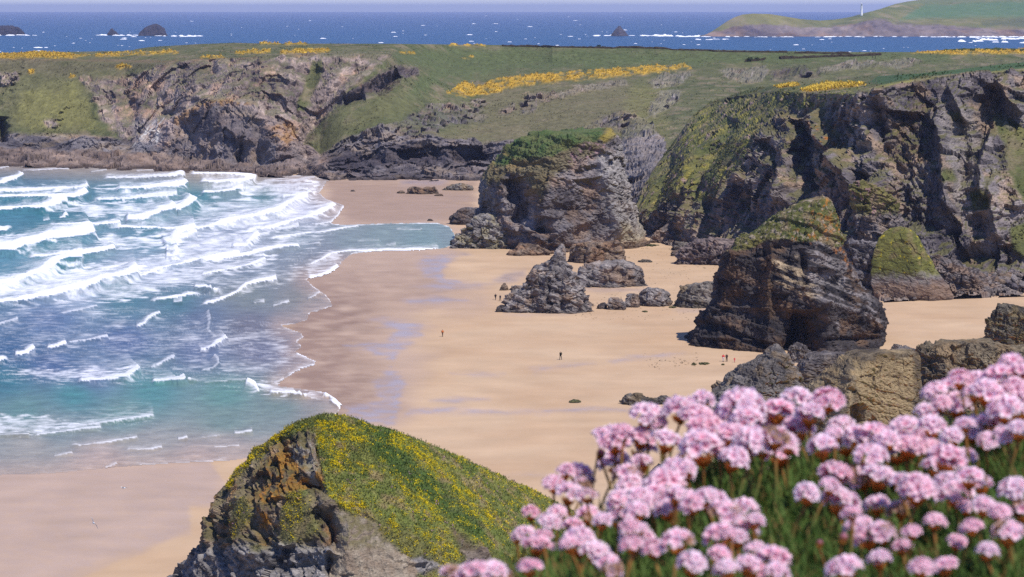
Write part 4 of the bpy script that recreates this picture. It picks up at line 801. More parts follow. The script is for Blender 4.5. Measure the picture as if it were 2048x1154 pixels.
# ---- needle and rocks on the sand
def tone_rk(dark, light, brown=None, foot=None, z=1.2, green=0.0, sc=.7):
    def f(V, n, U, Vp):
        c = rock_tone(V, A(*dark), A(*light), A(*brown) if brown else None, sc)
        if green: c = mix(c, A(120, 116, 62), smooth(n[:, 2] + .4 * fbm(V / 1.5, 3), .55, .8) * green)
        return wet_foot(c, V, z, A(*foot) if foot else None)
    return f
def auto_facets(seed):
    r = random.Random(seed); a0 = r.uniform(-30, 30)
    return [(-90 + a0 + k * 72 + r.uniform(-22, 22), r.uniform(.8, 1.15)) for k in range(5)]
GREY = tone_rk((78, 72, 76), (190, 180, 174), (150, 126, 106), (84, 74, 68))
GREYG = tone_rk((66, 62, 60), (166, 156, 146), (140, 120, 92), (80, 72, 62), green=.7)
DARK = tone_rk((60, 54, 58), (138, 128, 126), (118, 98, 84), (70, 62, 58))
BRN = tone_rk((84, 70, 62), (168, 146, 126), (150, 118, 92), (74, 64, 56), green=.35)
def base_D(v): return float(GD(v, 0.0))
def rk(outline, tone, label, seed, kd=.7, name='beach_rock', cat='rock', group='rocks standing on the beach', s=None, a=None, nth=110, nv=60, front=None, push=(), mt=None, bed=None, taper=.35, facets=None):
    o = [list(r) for r in outline]
    vb = front or o[-1][0]; Df = base_D(vb); wpx = max(r[2] - r[1] for r in o); wm = wpx / F * Df
    Dc = Df + kd * wm * .5 * .85
    o.append([o[-1][0] + max(6, wpx * .06), o[-1][1] - wpx * .01, o[-1][2] + wpx * .01])
    s = s or max(1.2, wm * .42); a = a or wm * .042
    return rockform(name, o, Dc, kd, facets or auto_facets(seed), nth, nv, mt or M_ROCK, mk_disp(s, a, bed or max(.35, wm * .05), (1.0, 1.9, .7, .25)), tone, push, taper, label, cat, group)
rk([(489, 1119, 1127), (494, 1116, 1129), (502, 1112, 1131), (512, 1106, 1131), (520, 1100, 1132), (530, 1090, 1136), (538, 1066, 1141), (546, 1056, 1147), (556, 1052, 1152), (566, 1050, 1160), (576, 1042, 1166), (584, 1024, 1168), (592, 1014, 1170), (604, 1010, 1176), (616, 1006, 1182), (626, 1004, 1180)], GREY,
   'needle-shaped grey rock pinnacle with a pale pointed tip standing on the sand', 3, .6, 'rock_pinnacle', 'rock pinnacle', None, 4.5, .75, 200, 130, push=[([(1085, 620), (1090, 560), (1118, 500)], 8, 1.4), ([(1130, 620), (1125, 580)], 7, -1.2), ([(1060, 620), (1066, 585)], 6, -1.2), ([(1095, 590), (1150, 585)], 5, .8)])
rk([(485, 1160, 1215), (488, 1148, 1232), (494, 1142, 1240), (504, 1139, 1243), (516, 1136, 1246), (527, 1134, 1247)], BRN, 'flat-topped brown rock with weed on its crest, just in front of the great grey stack', 5, .55)
rk([(521, 1232, 1262), (525, 1222, 1272), (530, 1170, 1280), (535, 1160, 1284), (545, 1153, 1288), (558, 1152, 1294), (568, 1156, 1297), (574, 1162, 1296)], GREY, 'long two-humped grey rock with pale streaks, right of the pinnacle', 7, .5, nth=140, push=[([(1245, 574), (1243, 535)], 5, -1.2)])
rk([(563, 1404, 1424), (566, 1396, 1430), (572, 1375, 1434), (578, 1362, 1437), (590, 1354, 1440), (604, 1350, 1440), (616, 1348, 1438)], GREYG, 'pale rugged rock beside the left foot of the dark stack', 9, .6)
rk([(577, 1292, 1312), (580, 1284, 1326), (586, 1278, 1336), (596, 1274, 1343), (606, 1272, 1344), (613, 1274, 1342)], GREY, 'rounded grey rock, right and largest of the low trio on the sand', 11, .6)
rk([(587, 1258, 1270), (590, 1253, 1275), (600, 1250, 1279), (610, 1249, 1280), (615, 1251, 1279)], GREY, 'narrow grey rock in the middle of the low trio', 13, .7, nth=70, nv=40)
rk([(595, 1222, 1234), (599, 1217, 1243), (608, 1214, 1250), (617, 1214, 1252), (620, 1216, 1250)], GREY, 'blocky grey rock at the left of the low trio', 15, .7, nth=70, nv=40)
rk([(605, 1204, 1210), (609, 1196, 1213), (614, 1194, 1215), (618, 1194, 1214)], DARK, 'small dark boulder at the left end of the low trio of rocks', 17, .7, nth=50, nv=26)
rk([(598, 1164, 1170), (604, 1162, 1180), (609, 1162, 1188), (612, 1163, 1187)], GREY, 'low slab leaning at the right foot of the pinnacle', 19, .7, nth=50, nv=26)
rk([(566, 1008, 1011), (571, 1003, 1014), (577, 1000, 1017), (581, 999, 1018)], BRN, 'little pointed brown rock on the sand left of the pinnacle', 21, .7, nth=50, nv=30)
rk([(571, 1030, 1042), (574, 1022, 1050), (579, 1018, 1054), (581, 1019, 1053)], GREY, 'low pale rock tucked behind the left shoulder of the pinnacle', 23, .7, nth=50, nv=30)
rk([(610, 1000, 1010), (615, 994, 1016), (622, 992, 1018), (624, 993, 1017)], DARK, 'small boulder at the left foot of the pinnacle', 25, .8, nth=50, nv=26)
rk([(787, 1256, 1266), (789, 1248, 1284), (794, 1244, 1300), (791.5, 1246, 1292), (799, 1242, 1344), (806, 1240, 1350), (810, 1241, 1348)][:3] + [(798, 1243, 1332), (804, 1240, 1349), (810, 1241, 1348)], GREYG, 'long low grey rock ridge on the near sand above the flowers', 27, .35, nth=120, nv=46)
rk([(791, 1320, 1334), (795, 1314, 1340), (802, 1310, 1345), (808, 1310, 1346)], GREYG, 'right hump of the low grey ridge on the near sand', 28, .5, nth=60, nv=36)
rk([(800, 1142, 1156), (803, 1138, 1162), (806, 1138, 1163)], tone_rk((84, 84, 56), (130, 126, 84), None, None, .1), 'small weed-covered flat rock lying alone on the near sand', 29, .7, nth=60, nv=20)
rk([(374, 820, 840), (377, 814, 868), (382, 812, 874), (388, 812, 876)], BRN, 'long dark low reef in the wet sand of the far cove', 31, .45, nth=90, nv=34)
rk([(381, 800, 806), (384, 795, 810), (387, 793, 811)], BRN, 'small dark reef rock left of the long reef in the far cove', 33, .6, nth=46, nv=22)
rk([(366, 916, 926), (370, 900, 938), (376, 890, 942), (381, 886, 944)], GREYG, 'pale humped rock on the dry sand of the far cove', 35, .5, nth=80, nv=34)
rk([(388, 876, 884), (390, 868, 886), (392, 867, 887)], BRN, 'thin dark rock awash right of the long reef in the far cove', 37, .5, nth=40, nv=16)
rk([(380, 703, 707), (383, 700, 712)], DARK, 'tiny dark rock alone on the wet sand near the surf', 39, .7, nth=30, nv=12)
rk([(438, 857, 862), (442, 854, 868)], DARK, 'tiny dark rock at the edge of the green pool', 40, .7, nth=30, nv=12)
rk([(415, 925, 945), (422, 912, 968), (432, 902, 985), (442, 896, 990), (450, 892, 985)], DARK, 'dark jagged rock at the far left foot of the great grey stack', 41, .5, nth=90, nv=44)
rk([(428, 965, 985), (436, 950, 1000), (448, 938, 1030), (458, 926, 1040), (470, 914, 1046), (482, 909, 1048), (492, 909, 1046), (498, 912, 1040)], tone_rk((80, 76, 78), (184, 176, 170), (150, 140, 110), (74, 66, 62), green=.8), 'pale rock apron with green algae at the left foot of the great grey stack', 43, .55, nth=160, nv=80, s=5, a=.8)
rk([(479, 905, 912), (483, 900, 920), (488, 899, 926), (491, 900, 925)], DARK, 'small dark boulder at the waterline left of the algae-covered apron', 45, .7, nth=50, nv=26)
rk([(488, 1040, 1056), (496, 1026, 1080), (504, 1016, 1110), (511, 1012, 1100)], BRN, 'brown ledge along the front foot of the great grey stack', 46, .4, nth=90, nv=36)
rk([(440, 1350, 1366), (448, 1338, 1370), (460, 1320, 1372), (470, 1304, 1374), (482, 1298, 1372), (486, 1300, 1370)], tone_rk((84, 76, 78), (172, 158, 150), (150, 126, 110), (80, 66, 60)), 'pale pink-grey rock at the cliff foot in the gap right of the great stack', 47, .5, nth=110, nv=50)
rk([(478, 1396, 1420), (484, 1378, 1470), (494, 1366, 1490), (506, 1358, 1500), (520, 1352, 1500), (530, 1350, 1498)], tone_rk((80, 70, 74), (168, 150, 144), (140, 112, 98), (76, 64, 60)), 'broad purple-grey rock pile at the cliff foot left of the dark stack', 49, .45, nth=140, nv=56, s=4, a=.8)
rk([(484, 1352, 1368), (490, 1345, 1385), (498, 1342, 1392), (502, 1343, 1390)], GREYG, 'weedy pale rock at the left end of the purple rock pile', 51, .6, nth=70, nv=30)
rk([(500, 1350, 1362), (506, 1342, 1375), (512, 1341, 1380)], DARK, 'low dark rock in front of the weedy pale rock by the cliff foot', 53, .6, nth=60, nv=24)
rk([(519, 1284, 1300), (522, 1276, 1305), (525, 1276, 1306)], GREYG, 'small flat rock with a weedy tail right of the two-humped rock', 55, .5, nth=50, nv=20)
# ---- outcrops against the near cliff
def tone_dome(V, n, U, Vp):
    nq = fbm(V / 2 + 30, 4)
    c = rock_tone(V, A(72, 66, 72), A(172, 162, 156), None, .8)
    c = mix(c, A(150, 122, 100), smooth(V[:, 2] + 2 * nq, 6, 3) * .8)
    g = mix(turf_tone(V, A(104, 108, 54), A(124, 122, 64), A(132, 120, 78), .7), YEL, smooth(fbm(V / 1.3 + 20, 3), .30, .38) * .8)
    c = mix(c, g, smooth(19 * nq + 545 - Vp, -14, 8))
    return wet_foot(c, V, 1.0)
rk([(454, 1792, 1808), (457, 1780, 1818), (464, 1768, 1828), (475, 1757, 1836), (490, 1750, 1844), (505, 1747, 1853), (520, 1744, 1862), (535, 1742, 1868), (550, 1740, 1880), (570, 1742, 1895), (590, 1748, 1905), (602, 1755, 1900)], tone_dome, 'rounded rock outcrop capped with yellow-flecked grass right of the dark stack', 57, .55, 'rock_outcrop', 'rock', None, 7, .20, 170, 110)
def tone_horn(V, n, U, Vp):
    nq = fbm(V / 2 + 30, 4)
    c = rock_tone(V, A(92, 84, 88), A(160, 148, 142), A(150, 130, 112), .9)
    g = mix(turf_tone(V, A(98, 98, 52), A(132, 122, 72), A(150, 130, 104), .7), A(186, 140, 150), smooth(fbm(V / 1.3 + 20, 3), .2, .3) * .7)
    return mix(c, g, smooth(12 * nq + 425 - Vp, -8, 6))
rk([(362, 1706, 1728), (368, 1702, 1745), (376, 1700, 1762), (388, 1702, 1776), (400, 1706, 1786), (414, 1708, 1792), (430, 1710, 1795), (450, 1712, 1794), (470, 1716, 1792), (490, 1720, 1790), (510, 1722, 1800)], tone_horn, 'blocky rock horn with thrift on its shoulder, half hidden behind the dark stack', 59, .6, 'rock_outcrop', 'rock', None, 6, .7, 140, 100, front=585, facets=[(-60, .8), (-125, .95), (180, 1), (0, 1), (90, 1)])
rk([(482, 1700, 1740), (490, 1698, 1780), (505, 1696, 1800), (525, 1694, 1800), (560, 1700, 1790), (594, 1720, 1770)], tone_rk((62, 58, 64), (150, 142, 142), None, None, 1.0, .4), 'shadowed rock saddle joining the dark stack and the rounded outcrop', 61, .45, 'rock_outcrop', 'rock', None, 5, .8, 120, 80, front=596)
rk([(512, 1858, 1880), (524, 1850, 1915), (536, 1845, 1945), (550, 1842, 1975), (565, 1842, 2000), (580, 1845, 2010), (592, 1850, 2000)], tone_rk((78, 72, 76), (166, 154, 148), (150, 124, 104), None), 'long grey rock ramp sloping down from the rounded outcrop to the boulder bank', 63, .4, 'rock_outcrop', 'rock', None, 4, .8, 160, 70)
# ---- near rocks at the right
def tone_near(dark, light, brown, ytop=None, flecks=.0, face=None):
    def f(V, n, U, Vp):
        nq = fbm(V / 1.6 + 30, 4); nz = fbm(V / 6, 4); rn = nz + .6 * nq
        c = rock_tone(V, A(*dark), A(*light), A(*brown), .55)
        if face: c = mix(c, A(*face[1]) * (1 + .35 * nq)[:, None], pmask(U, Vp, face[0], 5, rn, 6) * .85)
        g = mix(turf_tone(V, A(112, 108, 56), A(138, 126, 72), A(146, 126, 92), .4), LICH, smooth(fbm(V / .9 + 20, 4), .0, .16) * .6)
        g = mix(g, A(196, 150, 176), smooth(fbm(V / .5 + 70, 3), .27, .36) * .9)
        c = mix(c, g, np.clip(smooth(n[:, 2] + .55 * nq, .12, .45) * flecks, 0, 1))
        if ytop: c = mix(c, YEL * (1 + .4 * nq)[:, None], smooth(n[:, 2] + .3 * nq, .5, .8) * smooth(ytop - Vp + 6 * rn, -2, 3) * .9)
        return c
    return f
rockform('shore_rock', [(689, 1548, 1558), (694, 1544, 1563), (704, 1532, 1569), (716, 1518, 1577), (728, 1502, 1584), (742, 1484, 1592), (756, 1466, 1600), (770, 1450, 1606), (785, 1434, 1612), (800, 1422, 1618), (815, 1414, 1622), (840, 1405, 1630), (870, 1400, 1640), (900, 1396, 1645)], 452, .8, [(-70, .85), (-135, .9), (180, 1), (0, 1), (90, 1), (-20, 1.02)], 230, 150, M_ROCKN, mk_disp(5, .55, .5, (1.0, 1.9, .9, .45)), tone_near((66, 62, 64), (146, 138, 132), (128, 110, 88), None, .95), taper=.3,
         label='pyramid-shaped near rock with lichen and pink thrift, left of the tan block', cat='rock', group='near rocks behind the flowers')
rockform('shore_rock', [(703, 1722, 1834), (706, 1704, 1838), (714, 1690, 1840), (726, 1678, 1842), (740, 1664, 1843), (756, 1644, 1844), (775, 1622, 1845), (800, 1602, 1846), (830, 1590, 1848), (870, 1580, 1850), (920, 1575, 1852)], 424, .62, [(-62, .62), (-150, .80), (180, 1), (15, 1.1), (90, 1)], 260, 170, M_ROCKN, mk_disp(6, .36, .7, (1.0, 1.3, .5, .5)), tone_near((92, 82, 72), (164, 146, 116), (150, 128, 94), 712, .75, ([(1716, 718), (1838, 715), (1842, 850), (1790, 850), (1735, 800), (1722, 760)], (176, 154, 116))),
         [([(1700, 850), (1705, 780), (1712, 730)], 14, 2.2), ([(1730, 840), (1722, 800)], 12, -2.6), ([(1745, 860), (1770, 835)], 10, -2.0), ([(1700, 770), (1720, 775)], 6, -1.2), ([(1650, 800), (1670, 760)], 10, -1.5)], taper=.3, sharp=14,
         label='tan block of near rock with a smooth sunlit right face and yellow flowers on top', cat='rock', group='near rocks behind the flowers')
rockform('shore_rock', [(683, 1890, 1960), (686, 1872, 1985), (692, 1856, 2010), (700, 1846, 2035), (710, 1838, 2060), (725, 1832, 2090), (745, 1829, 2130), (780, 1826, 2160), (830, 1824, 2180), (880, 1822, 2190)], 447, .5, [(-80, .62), (-150, .9), (180, 1), (0, 1), (90, 1)], 260, 140, M_ROCKN, mk_disp(4.5, .6, .7, (1.0, 1.9, .8, .5)), tone_near((84, 74, 66), (160, 144, 118), (140, 118, 90), 692, .55),
         [([(1850, 790), (1856, 710)], 9, -1.6), ([(1905, 780), (1900, 720)], 9, 1.4), ([(1950, 760), (1955, 710)], 10, -1.4)], taper=.35,
         label='wide craggy brown near rock at the right edge with yellow flowers along its crest', cat='rock', group='near rocks behind the flowers')
rockform('shore_rock', [(608, 2006, 2020), (612, 1996, 2034), (618, 1990, 2060), (630, 1982, 2080), (645, 1972, 2095), (660, 1966, 2105), (680, 1964, 2112), (700, 1966, 2116), (712, 1968, 2118)], 560, .7, auto_facets(77), 150, 110, M_ROCKN, mk_disp(4, .6, .7, (1.4, 1.2, .8, .9)), tone_near((62, 58, 56), (146, 136, 118), (128, 112, 80), 622, .8), taper=.3,
         label='dark mossy rock standing alone on the sand at the right edge', cat='rock', group='near rocks behind the flowers')
for (ol, lb, sd, dc) in [([(686, 1588, 1600), (692, 1580, 1612), (702, 1574, 1622), (714, 1572, 1626), (724, 1574, 1628)], 'pale grey boulder between the pyramid rock and the dark stack', 81, 520),
                         ([(706, 1630, 1700), (712, 1612, 1724), (722, 1602, 1740), (736, 1598, 1745), (752, 1598, 1745), (775, 1598, 1740)], 'flat layered dark ledge behind the tan block', 83, 478),
                         ([(694, 1800, 1812), (699, 1782, 1835), (705, 1775, 1850), (712, 1772, 1860)], 'flat dark slab right of the dark stack foot', 85, 520), ([(688, 1790, 1798), (692, 1784, 1806), (698, 1782, 1810)], 'small boulder touching the right foot of the dark stack', 87, 540)]:
    rockform('shore_rock', ol, dc, .6, auto_facets(sd), 110, 60, M_ROCKN, mk_disp(3, .4, .5, (1.3, 1.2, .8, .9)), tone_near((76, 70, 72), (160, 150, 144), (128, 112, 96), None, .3), taper=.3, label=lb, cat='rock', group='near rocks behind the flowers')
rockform('shore_rock', [(925, 1330, 1420), (935, 1305, 1470), (950, 1290, 1510), (975, 1268, 1540), (1000, 1235, 1600), (1015, 1215, 1640), (1035, 1200, 1700), (1080, 1190, 1720), (1160, 1170, 1760)], 330, .6, auto_facets(91), 170, 100, M_ROCKN, mk_disp(3.5, .5, .5, (1.4, 1.2, .8, .9)), tone_near((52, 48, 52), (112, 106, 106), (90, 80, 70), None, .2), taper=.3,
         label='dark rock just showing between the flower stems above the beach', cat='rock', group='near rocks behind the flowers')
# ---- islets out at sea
def islet(outline, label, seed):
    D = float(GD(outline[-1][0], -0.9)); o = [list(r) for r in outline]; o.append([o[-1][0] + 1.5, o[-1][1] - 1, o[-1][2] + 1])
    wm = max(r[2] - r[1] for r in o) / F * D
    rockform('islet', o, D, .6, auto_facets(seed), 60, 36, M_FAR, mk_disp(wm * .3, wm * .03, 8), tone_rk((50, 46, 56), (92, 84, 92), None, None, .1, sc=14), taper=.3, label=label, cat='islet', group='islets out at sea')
islet([(52, 5, 25), (55, -10, 34), (60, -40, 44), (66, -60, 50), (70, -60, 52)], 'low dark islet at the left edge of the sea', 1)
islet([(57, 222, 225), (61, 219, 229), (66, 216, 235), (70.5, 213, 240)], 'tiny pointed islet left of the bigger hump-backed islet', 2)
islet([(48, 308, 315), (51, 301, 321), (56, 290, 327), (61, 284, 331), (67, 280, 334), (71.5, 277, 337)], 'hump-backed dark islet out at sea on the left', 3)
islet([(52, 1237, 1241), (56, 1233, 1244), (62, 1228, 1249), (68, 1224, 1254), (72, 1221, 1258)], 'pyramid islet in white water left of the distant headland', 4)
# ------------------------------------------------------------------ near sea stack, lower left: columns running from the skyline down to the foot
def catmull(A_, t):
    n = len(A_); i = np.clip(np.floor(t).astype(int), 0, n - 2); f = (t - i).reshape(-1, *([1] * (A_.ndim - 1)))
    p0, p1, p2, p3 = A_[np.maximum(i - 1, 0)], A_[i], A_[i + 1], A_[np.minimum(i + 2, n - 1)]
    return 0.5 * (2 * p1 + (p2 - p0) * f + (2 * p0 - 5 * p1 + 4 * p2 - p3) * f * f + (3 * p1 - p0 - 3 * p2 + p3) * f ** 3)
FC = [
 [(250, 1420, 318), (240, 1425, 305), (230, 1430, 295), (220, 1440, 287)],
 [(395, 1095, 306), (385, 1120, 300), (352, 1200, 296), (300, 1400, 291)],
 [(432, 985, 303), (418, 1040, 298), (400, 1130, 294), (380, 1400, 288)],
 [(498, 908, 300), (478, 980, 294), (464, 1080, 288), (450, 1400, 281)],
 [(560, 862, 297), (554, 930, 290), (540, 1060, 283), (535, 1400, 275)],
 [(618, 836, 296), (632, 900, 289), (640, 1000, 281), (645, 1400, 269)],
 [(662, 829, 297), (688, 900, 291), (716, 1010, 282), (760, 1400, 267)],
 [(720, 841, 300), (760, 920, 293), (810, 1040, 283), (860, 1400, 268)],
 [(800, 866, 305), (850, 960, 297), (910, 1090, 286), (960, 1400, 271)],
 [(890, 900, 311), (950, 990, 303), (1000, 1100, 293), (1060, 1400, 276)],
 [(1000, 951, 320), (1050, 1040, 311), (1090, 1140, 302), (1150, 1400, 285)],
 [(1112, 1003, 331), (1150, 1090, 321), (1180, 1190, 311), (1240, 1400, 295)],
 [(1250, 1085, 343), (1280, 1160, 335), (1310, 1260, 325), (1350, 1400, 310)],
 [(1400, 1250, 352), (1410, 1290, 345), (1420, 1340, 338), (1440, 1420, 325)]]
nu, nv, nb = 560, 300, 60
cols, pxs = [], []
for c_ in FC:
    a = np.array(c_, float); X = P(a[:, 0], a[:, 1], a[:, 2])
    bk = [X[0] + np.array([2, 26, -(X[0][2] + 3) * 1.0]), X[0] + np.array([1, 12, -(X[0][2] + 3) * .30])]
    X = np.concatenate([np.array(bk), X]); X[:, 2] = np.maximum(X[:, 2], -3)
    f = catmull(X[2:], np.linspace(0, 3, 240)); sg = np.concatenate([[0], np.cumsum(np.linalg.norm(np.diff(f, axis=0), axis=1))])
    f = np.stack([np.interp(np.linspace(0, sg[-1], nv), sg, f[:, k]) for k in range(3)], 1)
    b_ = catmull(np.array([X[0], X[1], X[2]]), np.linspace(0, 2, nb))[:-1]
    cols.append(np.concatenate([b_, f]))
cols = np.array(cols)
V = catmull(cols, np.linspace(0, len(FC) - 1, nu)).transpose(1, 0, 2)
shp = V.shape[:2]; V = V.reshape(-1, 3); fc = grid_faces(*shp)[:, ::-1]
def project(V):
    d = V - np.array([0, 0, CAMZ]); fw = d[:, 1] * CP - d[:, 2] * SP; up = d[:, 1] * SP + d[:, 2] * CP
    return CX + F * d[:, 0] / fw, CY - F * up / fw
U, Vp = project(V)
nz = fbm(V / 4, 5); nq = fbm(V / 1.2 + 30, 4); rn = nz + .6 * nq
frontm = np.repeat((np.arange(shp[0]) >= nb - 1)[:, None], shp[1], 1).ravel()
GR = [(560, 868), (590, 820), (650, 800), (740, 810), (900, 860), (1140, 970), (1400, 1120), (1300, 1420), (900, 1420), (850, 1200), (830, 1130), (800, 1100), (770, 1075), (755, 1045), (730, 1030), (700, 1024), (680, 1010), (655, 990), (648, 960), (640, 930), (634, 900), (632, 870), (610, 862), (585, 870)]
grass = pmask(U, Vp, GR, 4, rn, 9)
for p in ([(820, 1118), (850, 1112), (880, 1132), (850, 1150), (815, 1140)], [(895, 1056), (925, 1068), (965, 1100), (990, 1130), (1000, 1160), (1020, 1420), (960, 1420), (945, 1130), (915, 1090)], [(925, 1124), (945, 1115), (950, 1140), (930, 1145)]):
    grass = grass * (1 - pmask(U, Vp, p, 4, rn, 8))
for p in ([(560, 1040), (575, 990), (612, 975), (632, 1020), (640, 1060), (600, 1085), (560, 1082)], [(470, 1010), (490, 990), (500, 1030), (470, 1080), (455, 1060)], [(535, 1095), (500, 1090), (520, 1100)]):
    grass = np.maximum(grass, pmask(U, Vp, p, 6, rn, 12) * .85)
edge_t = pmask(U, Vp, [(450, 965), (505, 900), (562, 858), (590, 850), (585, 866), (545, 885), (500, 925), (470, 960), (455, 985)], 5, rn, 8)
grass = np.maximum(grass, edge_t * .8)
scree = pmask(U, Vp, [(668, 1022), (700, 1022), (730, 1030), (755, 1045), (775, 1075), (810, 1105), (835, 1140), (860, 1420), (650, 1420), (655, 1150), (670, 1100)], 5, rn, 9) * (1 - grass)
rock = 1 - grass
nr = vnormals(V, fc)
if nr[shp[1] * (shp[0] // 2) + shp[1] // 2][1] > 0: fc = fc[:, ::-1]; nr = -nr
DIPF = np.array([0.42, -0.25, 0.87])
d = rock * (1 - .75 * scree) * (-.35 + rock_disp(V, 8, .8, 1.25, 0, .35, (1, 1, .7)) + .8 * (strata(V, .9, 1.6, DIPF) - .5) + .38 * (strata(V + 50, .3, 1.2, DIPF) - .5)) + scree * (.35 * (ridged(V * np.array([1.6, 1, .35]) / 1.6, 4) - .5)) + grass * (.30 * nz + .16 * nq + .10 * ridged(V / .5, 2))
V = V + nr * (d * np.where(frontm, 1, .5))[:, None]
push = ridge_push(U, Vp, [([(664, 1108), (668, 1070), (655, 1036), (625, 1022)], 12, -3.2), ([(655, 1150), (663, 1110)], 9, -2), ([(576, 935), (566, 895), (560, 872)], 7, -1.6), ([(600, 965), (640, 962)], 5, -1.6), ([(535, 1010), (540, 950), (552, 918)], 8, -1.3), ([(590, 950), (620, 935), (644, 955)], 9, 1.3), ([(590, 895), (615, 905), (634, 930)], 10, 1.1), ([(552, 920), (575, 905)], 9, 1.1), ([(520, 1040), (522, 980), (545, 930)], 10, .9),
                          ([(455, 1060), (470, 1000), (500, 950)], 9, -1.2), ([(425, 1000), (435, 1050)], 10, .8), ([(430, 1110), (440, 1060)], 9, -1.4), ([(500, 1140), (640, 1128)], 8, -1.1), ([(480, 1110), (640, 1100)], 7, .8), ([(640, 1050), (650, 1000)], 7, .8), ([(700, 1150), (700, 1030)], 18, .8), ([(940, 1120), (960, 1154)], 8, -.8)], nq)
V = V + np.array([0.1, -.95, .2]) * (push * frontm)[:, None]
nr = vnormals(V, fc)
cr = rock_tone(V, A(96, 82, 70), A(186, 166, 142), A(172, 132, 90), .5)
cr = mix(cr, rock_tone(V, A(96, 92, 92), A(186, 178, 172), None, .3), smooth(Vp + 16 * rn, 1075, 1100) * (1 - scree))
cr = mix(cr, A(112, 84, 56) * (1 + .8 * nq)[:, None], pmask(U, Vp, [(500, 1000), (520, 940), (560, 905), (600, 950), (560, 1000), (520, 1060)], 10, rn, 12) * .5)
li = smooth(fbm(V / 1.5 + 60, 4) + .35 * (strata(V, .8, 1.6, DIPF) - .5), -.06, .12) * pmask(U, Vp, [(505, 1050), (525, 960), (560, 890), (600, 900), (640, 930), (648, 975), (620, 1000), (560, 1010), (545, 1045), (520, 1090)], 12, rn, 12)
cr = mix(cr, A(196, 134, 58) * (1 + .6 * nq)[:, None], li * .9)
wh = smooth(fbm(V / 1.2 + 90, 4), -.1, .1) * pmask(U, Vp, [(575, 885), (625, 880), (640, 930), (636, 965), (615, 955), (600, 925), (578, 915)], 6, rn, 8)
cr = mix(cr, A(190, 180, 168), wh * .75)
cr = mix(cr, mix(A(176, 162, 142), A(148, 130, 112), np.clip(.5 + 1.5 * nq, 0, 1)), scree * .95)
cr = mix(cr, A(110, 92, 74) * (1 + nq)[:, None], pmask(U, Vp, [(895, 1056), (925, 1068), (965, 1100), (1000, 1160), (1020, 1420), (960, 1420), (945, 1130), (915, 1090)], 6, rn, 8) * .7)
moss = smooth(nr[:, 2] + .5 * nq, .35, .7) * .55 * (1 - smooth(Vp, 1080, 1110)) * rock
cr = mix(cr, A(98, 96, 50) * (1 + .8 * nq)[:, None], moss)
cg = turf_tone(V, A(104, 118, 56), A(134, 134, 70), A(156, 140, 96), .5)
cg = mix(cg, A(120, 110, 72) * (1 + .6 * nq)[:, None], smooth(Vp - (.30 * (U - 650) + 1000) + 40 * rn, -20, 40) * .6)
cg = mix(cg, A(74, 100, 42) * (1 + .5 * nq)[:, None], pmask(U, Vp, [(720, 845), (790, 860), (830, 920), (900, 990), (980, 1060), (960, 1080), (880, 1020), (800, 960), (740, 900)], 12, rn, 16) * .8)
c = mix(cr, cg, grass)
ylw = np.clip(pmask(U, Vp, [(632, 842), (680, 838), (730, 860), (745, 890), (700, 900), (700, 935), (650, 945), (636, 900)], 10, rn, 12) + pmask(U, Vp, [(770, 862), (830, 880), (870, 905), (905, 950), (880, 960), (830, 915), (780, 890)], 8, rn, 10) + pmask(U, Vp, [(640, 960), (700, 980), (760, 1010), (800, 1060), (790, 1085), (730, 1040), (660, 1000)], 10, rn, 14)
             + pmask(U, Vp, [(800, 970), (850, 1000), (920, 1060), (960, 1090), (900, 1070), (820, 1020)], 10, rn, 14) + pmask(U, Vp, [(880, 895), (1000, 950), (1100, 1000), (1040, 980), (930, 930)], 6, rn, 8) + pmask(U, Vp, [(900, 960), (960, 1000), (1020, 1050), (980, 1060), (920, 1010)], 8, rn, 12) + edge_t * .9
             + pmask(U, Vp, [(820, 1060), (900, 1080), (930, 1120), (860, 1110)], 8, rn, 12) * .8 + pmask(U, Vp, [(570, 1000), (600, 985), (620, 1040), (580, 1060)], 8, rn, 10) * .7, 0, 1)
ylw = ylw * smooth(fbm(V / 2.6 + 31, 4) + .4 * nq, -.28, .10)
ylw_v = np.maximum(ylw * .85, .42 * smooth(fbm(V / 1.3 + 140, 4) + .3 * nz, .0, .22)) * np.maximum(grass, edge_t)
c = mix(c, A(150, 150, 44), ylw_v * smooth(nq, -.1, .2) * .6)
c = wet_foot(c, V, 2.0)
o = link('sea_stack', new_mesh('sea_stack', V, fc, M_ROCKN, c, smooth_=False)); tag(o, 'near sea stack with orange lichened rock face and a green slope of yellow flowers', 'sea stack')
FV, FN, FG, FY, FU, FPV = V, nr, grass * frontm, ylw_v * frontm, U, Vp
